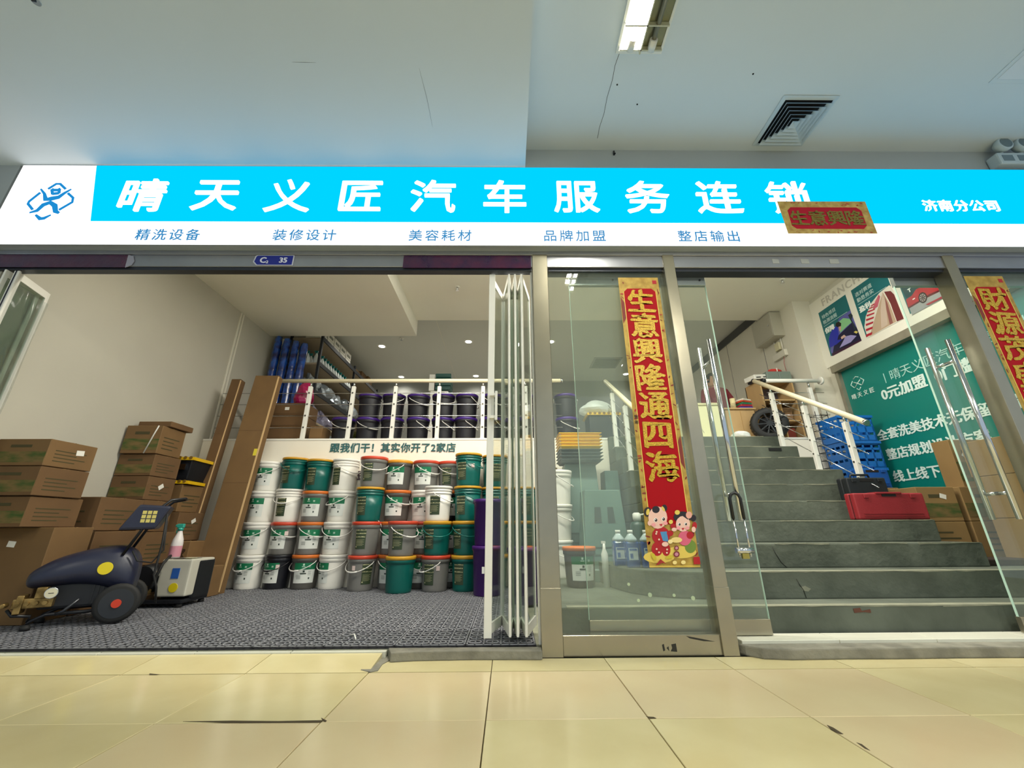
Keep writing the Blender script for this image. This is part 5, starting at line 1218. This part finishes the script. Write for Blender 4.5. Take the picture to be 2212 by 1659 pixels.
t = thing('cup', 'cream dotted cup standing on the low wooden cabinet', 'cup', (3.17, 5.42, ZP+.497)); MB().lathe([(.033, 0), (.036, .15), (.030, .15), (.028, .02)], 16).build('cup_body', M('cup_cream', '#D9CC9C', .5), t)
for a in range(5):
    for k in range(3): MB().lathe([(.004, -.002), (.004, 0)], 6, (.034*math.sin(-.8+a*.4), -.034*math.cos(-.8+a*.4)-.001, .03+.022*k), 'y').build('dot', ink, t)
for k, (c, nm, z, w) in enumerate((('#3A2A9A', 'violet', 0, .09), ('#B02A3A', 'crimson', .03, .085), ('#2E7A58', 'green', .06, .08), ('#C24A28', 'orange', .09, .09), ('#D9D0C0', 'white', .115, .08))):
    t = thing('small_box', f'{nm} small pack in the pile on the low cabinet', 'box', (3.33, 5.46, ZP+.497+z), .1*k, 'coloured packs on the low cabinet'); MB().box(-w, w, -.08, .08, 0, .026).build('pack', M('pack_'+nm, c, .4), t, bevel=.003, seg=1)
t = thing('spare_wheel', 'upright black tyre with dark alloy rim beside the wooden cabinet', 'wheel', (3.47, 5.20, ZP+.222), (0, 0, -.45)); t.scale = (.8, .8, .8)
prof = [(.17, -.10), (.20, -.105), (.25, -.10), (.268, -.08), (.272, 0), (.268, .08), (.25, .10), (.20, .105), (.17, .10)]
MB().lathe(prof+[prof[0]], 40, (0, 0, 0), 'y', cap=False).build('tyre', M('tyre_black', '#17191B', .6), t)
MB().lathe([(.17, -.095), (.178, -.10), (.178, .09), (.17, .09)], 36, (0, 0, 0), 'y', cap=False).build('rim_barrel', M('alloy_dark', '#4A4E52', .3, .8), t)
for k in range(10): a = k*PI/5; MB().bar((.03*math.cos(a), -.085, .03*math.sin(a)), (.172*math.cos(a), -.095, .172*math.sin(a)), .02, .018, (0, 1, 0)).build('spoke', M('alloy_dark'), t)
MB().lathe([(.04, -.095), (.045, -.08), (.045, -.06)], 20, (0, 0, 0), 'y').build('hub_cap', M('alloy_dark'), t); MB().lathe([(.15, -.02), (.15, -.01)], 24, (0, 0, 0), 'y').build('brake_shadow', dark, t)
for k in range(30): a = k*2*PI/30; MB().box(-.01, .01, -.08, .08, .269, .276, Matrix.Rotation(a, 4, 'Y')).build('tread_block', M('tyre_black'), t)
t = thing('tall_shelf', 'tall narrow light-wood shelf unit against the pier', 'shelf', (3.86, 5.42, ZP))
for x in (-.25, .21): MB().box(x, x+.02, 0, .36, 0, .93).build('side_panel', wood, t)
MB().box(-.25, .23, .345, .36, 0, .93).build('back_panel', M('shelf_back', '#6E6670', .7), t)
for z in (.02, .32, .62, .91): MB().box(-.24, .22, 0, .35, z, z+.02).build('shelf', wood, t)
MB().box(-.02, 0, .01, .34, .04, .62).build('divider', wood2, t)
t = thing('drawer_unit', 'grey-green two-drawer box on top of the tall wooden shelf', 'box', (3.92, 5.44, ZP+.932)); 
for x in (-.16, .02): MB().box(x, x+.175, 0, .28, 0, .14).build('drawer', M('drawer_grey', '#75847C', .4), t, bevel=.005, seg=1)
t = thing('device', 'white slotted device lying tilted on the tall shelf', 'device', (3.70, 5.46, ZP+.935), (0, -.12, .2)); MB().box(-.13, .13, 0, .2, .03, .10).build('case', white, t, bevel=.006, seg=1)
for k in range(2): MB().box(-.1+.12*k, -.02+.12*k, -.002, 0, .05, .065).build('slot', black, t)
MB().box(-.1, .1, .02, .18, 0, .03).build('foot_block', M('crate_black'), t)
t = thing('pouch', 'red pouch with white stripe on top of the grey drawer box', 'pouch', (3.94, 5.52, ZP+1.073)); blob('pouch_body', M('pouch_red', '#C0332C', .5), t, .10, .05, .035, 4, .08); MB().box(.0, .012, -.052, .05, .01, .062).build('stripe', white, t)
for k, (x, z, c) in enumerate(((3.72, .34, '#5A3A30'), (3.95, .04, '#7A2E22'), (3.73, .04, '#3A3430'), (3.97, .34, '#8A6A4A'))):
    t = thing('small_box', f'{["brown","rust-red","charcoal","tan"][k]} box inside the tall wooden shelf', 'box', (x, 5.58, ZP+z), 0, 'things inside the tall shelf'); MB().box(-.07, .07, -.08, .1, 0, .2).build('pack', M('inner'+c, c, .6), t, bevel=.005, seg=1)
o = thing('plastic_bag', 'white plastic bag lying on the platform edge before the cabinet', 'bag', (3.02, 5.12, ZP)); blob('bag', M('white_bag'), o, .12, .06, .06, 31, .15)
o = thing('plastic_bag', 'pale green plastic bag standing between counter and cabinet', 'bag', (2.955, 5.5, ZP)); blob('bag', M('pale_green_bag', '#C6CBA8', .4), o, .09, .08, .20, 33, .12)
t = thing('monitor', 'dark equipment cluster on the counter behind the door handles', 'device', (2.42, 5.5, ZP+.532)); MB().box(-.10, .12, 0, .05, .06, .28).build('screen', black, t, bevel=.006, seg=1); MB().box(-.05, .07, -.04, .1, 0, .02).build('stand_base', black, t); MB().box(-.01, .03, .01, .04, .02, .07).build('stand_neck', black, t)

# person in the dark red jacket sitting behind the counter, turned away and leaning forward
def skin_mesh(name, V, E, Rr, mat, par, sub=2):
    me = bpy.data.meshes.new(name); me.from_pydata(V, E, []); o = link(name, me, par); me.materials.append(mat)
    o.modifiers.new('skin', 'SKIN'); 
    for i, r in enumerate(Rr):
        s = me.skin_vertices[0].data[i]; s.radius = (r, r) if not isinstance(r, tuple) else r; s.use_root = (i == 0)
    m = o.modifiers.new('s', 'SUBSURF'); m.levels = m.render_levels = sub; return o
t = thing('person', 'person in a dark red jacket seated behind the counter, leaning forward', 'person', (3.39, 6.15, ZP))
jk = M('maroon_jacket', '#7E2A34', .8); tr = M('dark_trousers', '#1E2430', .8); sk = M('skin_tone', '#B98A6E', .5)
Vb = [(0, 0, .50), (0, .0, .66), (-.03, -.01, .84), (-.06, -.02, .97), (-.08, -.03, 1.05),
      (-.22, -.02, .98), (-.29, -.08, .76), (-.30, -.26, .70), (.10, -.02, .97), (.19, -.07, .76), (.10, -.26, .70)]
Eb = [(0, 1), (1, 2), (2, 3), (3, 4), (3, 5), (5, 6), (6, 7), (3, 8), (8, 9), (9, 10)]
skin_mesh('jacket', Vb, Eb, [(.15, .12), (.155, .125), (.17, .125), (.13, .10), .06, .075, .055, .042, .075, .055, .042], jk, t)
skin_mesh('trousers', [(0, 0, .48), (-.10, -.02, .46), (-.13, -.42, .47), (-.13, -.44, .06), (-.13, -.52, .03), (.10, -.02, .46), (.12, -.42, .47), (.12, -.44, .06), (.12, -.52, .03)], [(0, 1), (1, 2), (2, 3), (3, 4), (0, 5), (5, 6), (6, 7), (7, 8)], [(.14, .11), .095, .07, .05, .04, .095, .07, .05, .04], tr, t)
q = MB(); bmesh.ops.create_uvsphere(q.b, u_segments=20, v_segments=14, radius=.1)
for v in q.b.verts:
    v.co = Vector((v.co.x*.80, v.co.y*.95, v.co.z*1.15)); 
    if v.co.y < 0 and v.co.z < 0: v.co.x *= .86
q._f(q.b.faces, True); h = q.build('head', sk, t); h.location = (-.11, -.07, 1.17); h.rotation_euler = (.25, 0, .5)
q = MB(); bmesh.ops.create_uvsphere(q.b, u_segments=20, v_segments=14, radius=.107)
bmesh.ops.delete(q.b, geom=[v for v in q.b.verts if v.co.y < -.045 and v.co.z < .045 or v.co.z < -.06], context='VERTS')
for v in q.b.verts: v.co = Vector((v.co.x*.84, v.co.y*.98, v.co.z*1.16))
q._f(q.b.faces, True); q.build('hair', M('black_hair', '#141214', .6), h)
for s in (-1, 1): MB().lathe([(.005, s*.08), (.018, s*.085), (.010, s*.092)], 10, (0, .0, -.01), 'x').build('ear', sk, h); MB().lathe([(.009, -.096), (.009, -.090)], 10, (s*.03, 0, .01), 'y').build('eye', M('eye_dark', '#201818', .3), h)
MB().prism([(-.012, -.09, -.02), (.012, -.09, -.02), (0, -.088, .02)], (0, -.022, 0)).build('nose', sk, h); MB().box(-.02, .02, -.088, -.082, -.05, -.043).build('mouth', M('lips', '#8E4A44', .5), h)
MB().tube([(-.085, -.035, 1.02), (-.10, -.05, 1.10)], .045, 12).build('neck', sk, t)
for s, hx in ((-1, -.30), (1, .10)):
    V = [(0, 0, 0), (0, -.07, 0)]; E_ = [(0, 1)]; R_ = [.032, .038]
    for k, (dx, L_) in enumerate(((-.028, .062), (-.010, .074), (.010, .07), (.027, .055))):
        i = len(V); V += [(dx, -.085, 0), (dx*1.1, -.085-L_*.5, -.004), (dx*1.15, -.085-L_, -.022)]; E_ += [(1, i), (i, i+1), (i+1, i+2)]; R_ += [.009, .0085, .007]
    i = len(V); V += [(-s*.035, -.035, 0), (-s*.058, -.075, -.01)]; E_ += [(0, i), (i, i+1)]; R_ += [.011, .009]
    o = skin_mesh('hand', V, E_, R_, sk, t); o.location = (hx, -.28, .695)
t = thing('stool', 'dark seat under the person behind the counter', 'chair', (3.39, 6.17, ZP)); MB().lathe([(.19, .36), (.2, .375), (.19, .39)], 24).build('seat', black, t)
for k in range(4): a = k*PI/2+.78; MB().tube([(.14*math.cos(a), .14*math.sin(a), .365), (.19*math.cos(a), .19*math.sin(a), 0)], .013, 8).build('leg', bl_, t)
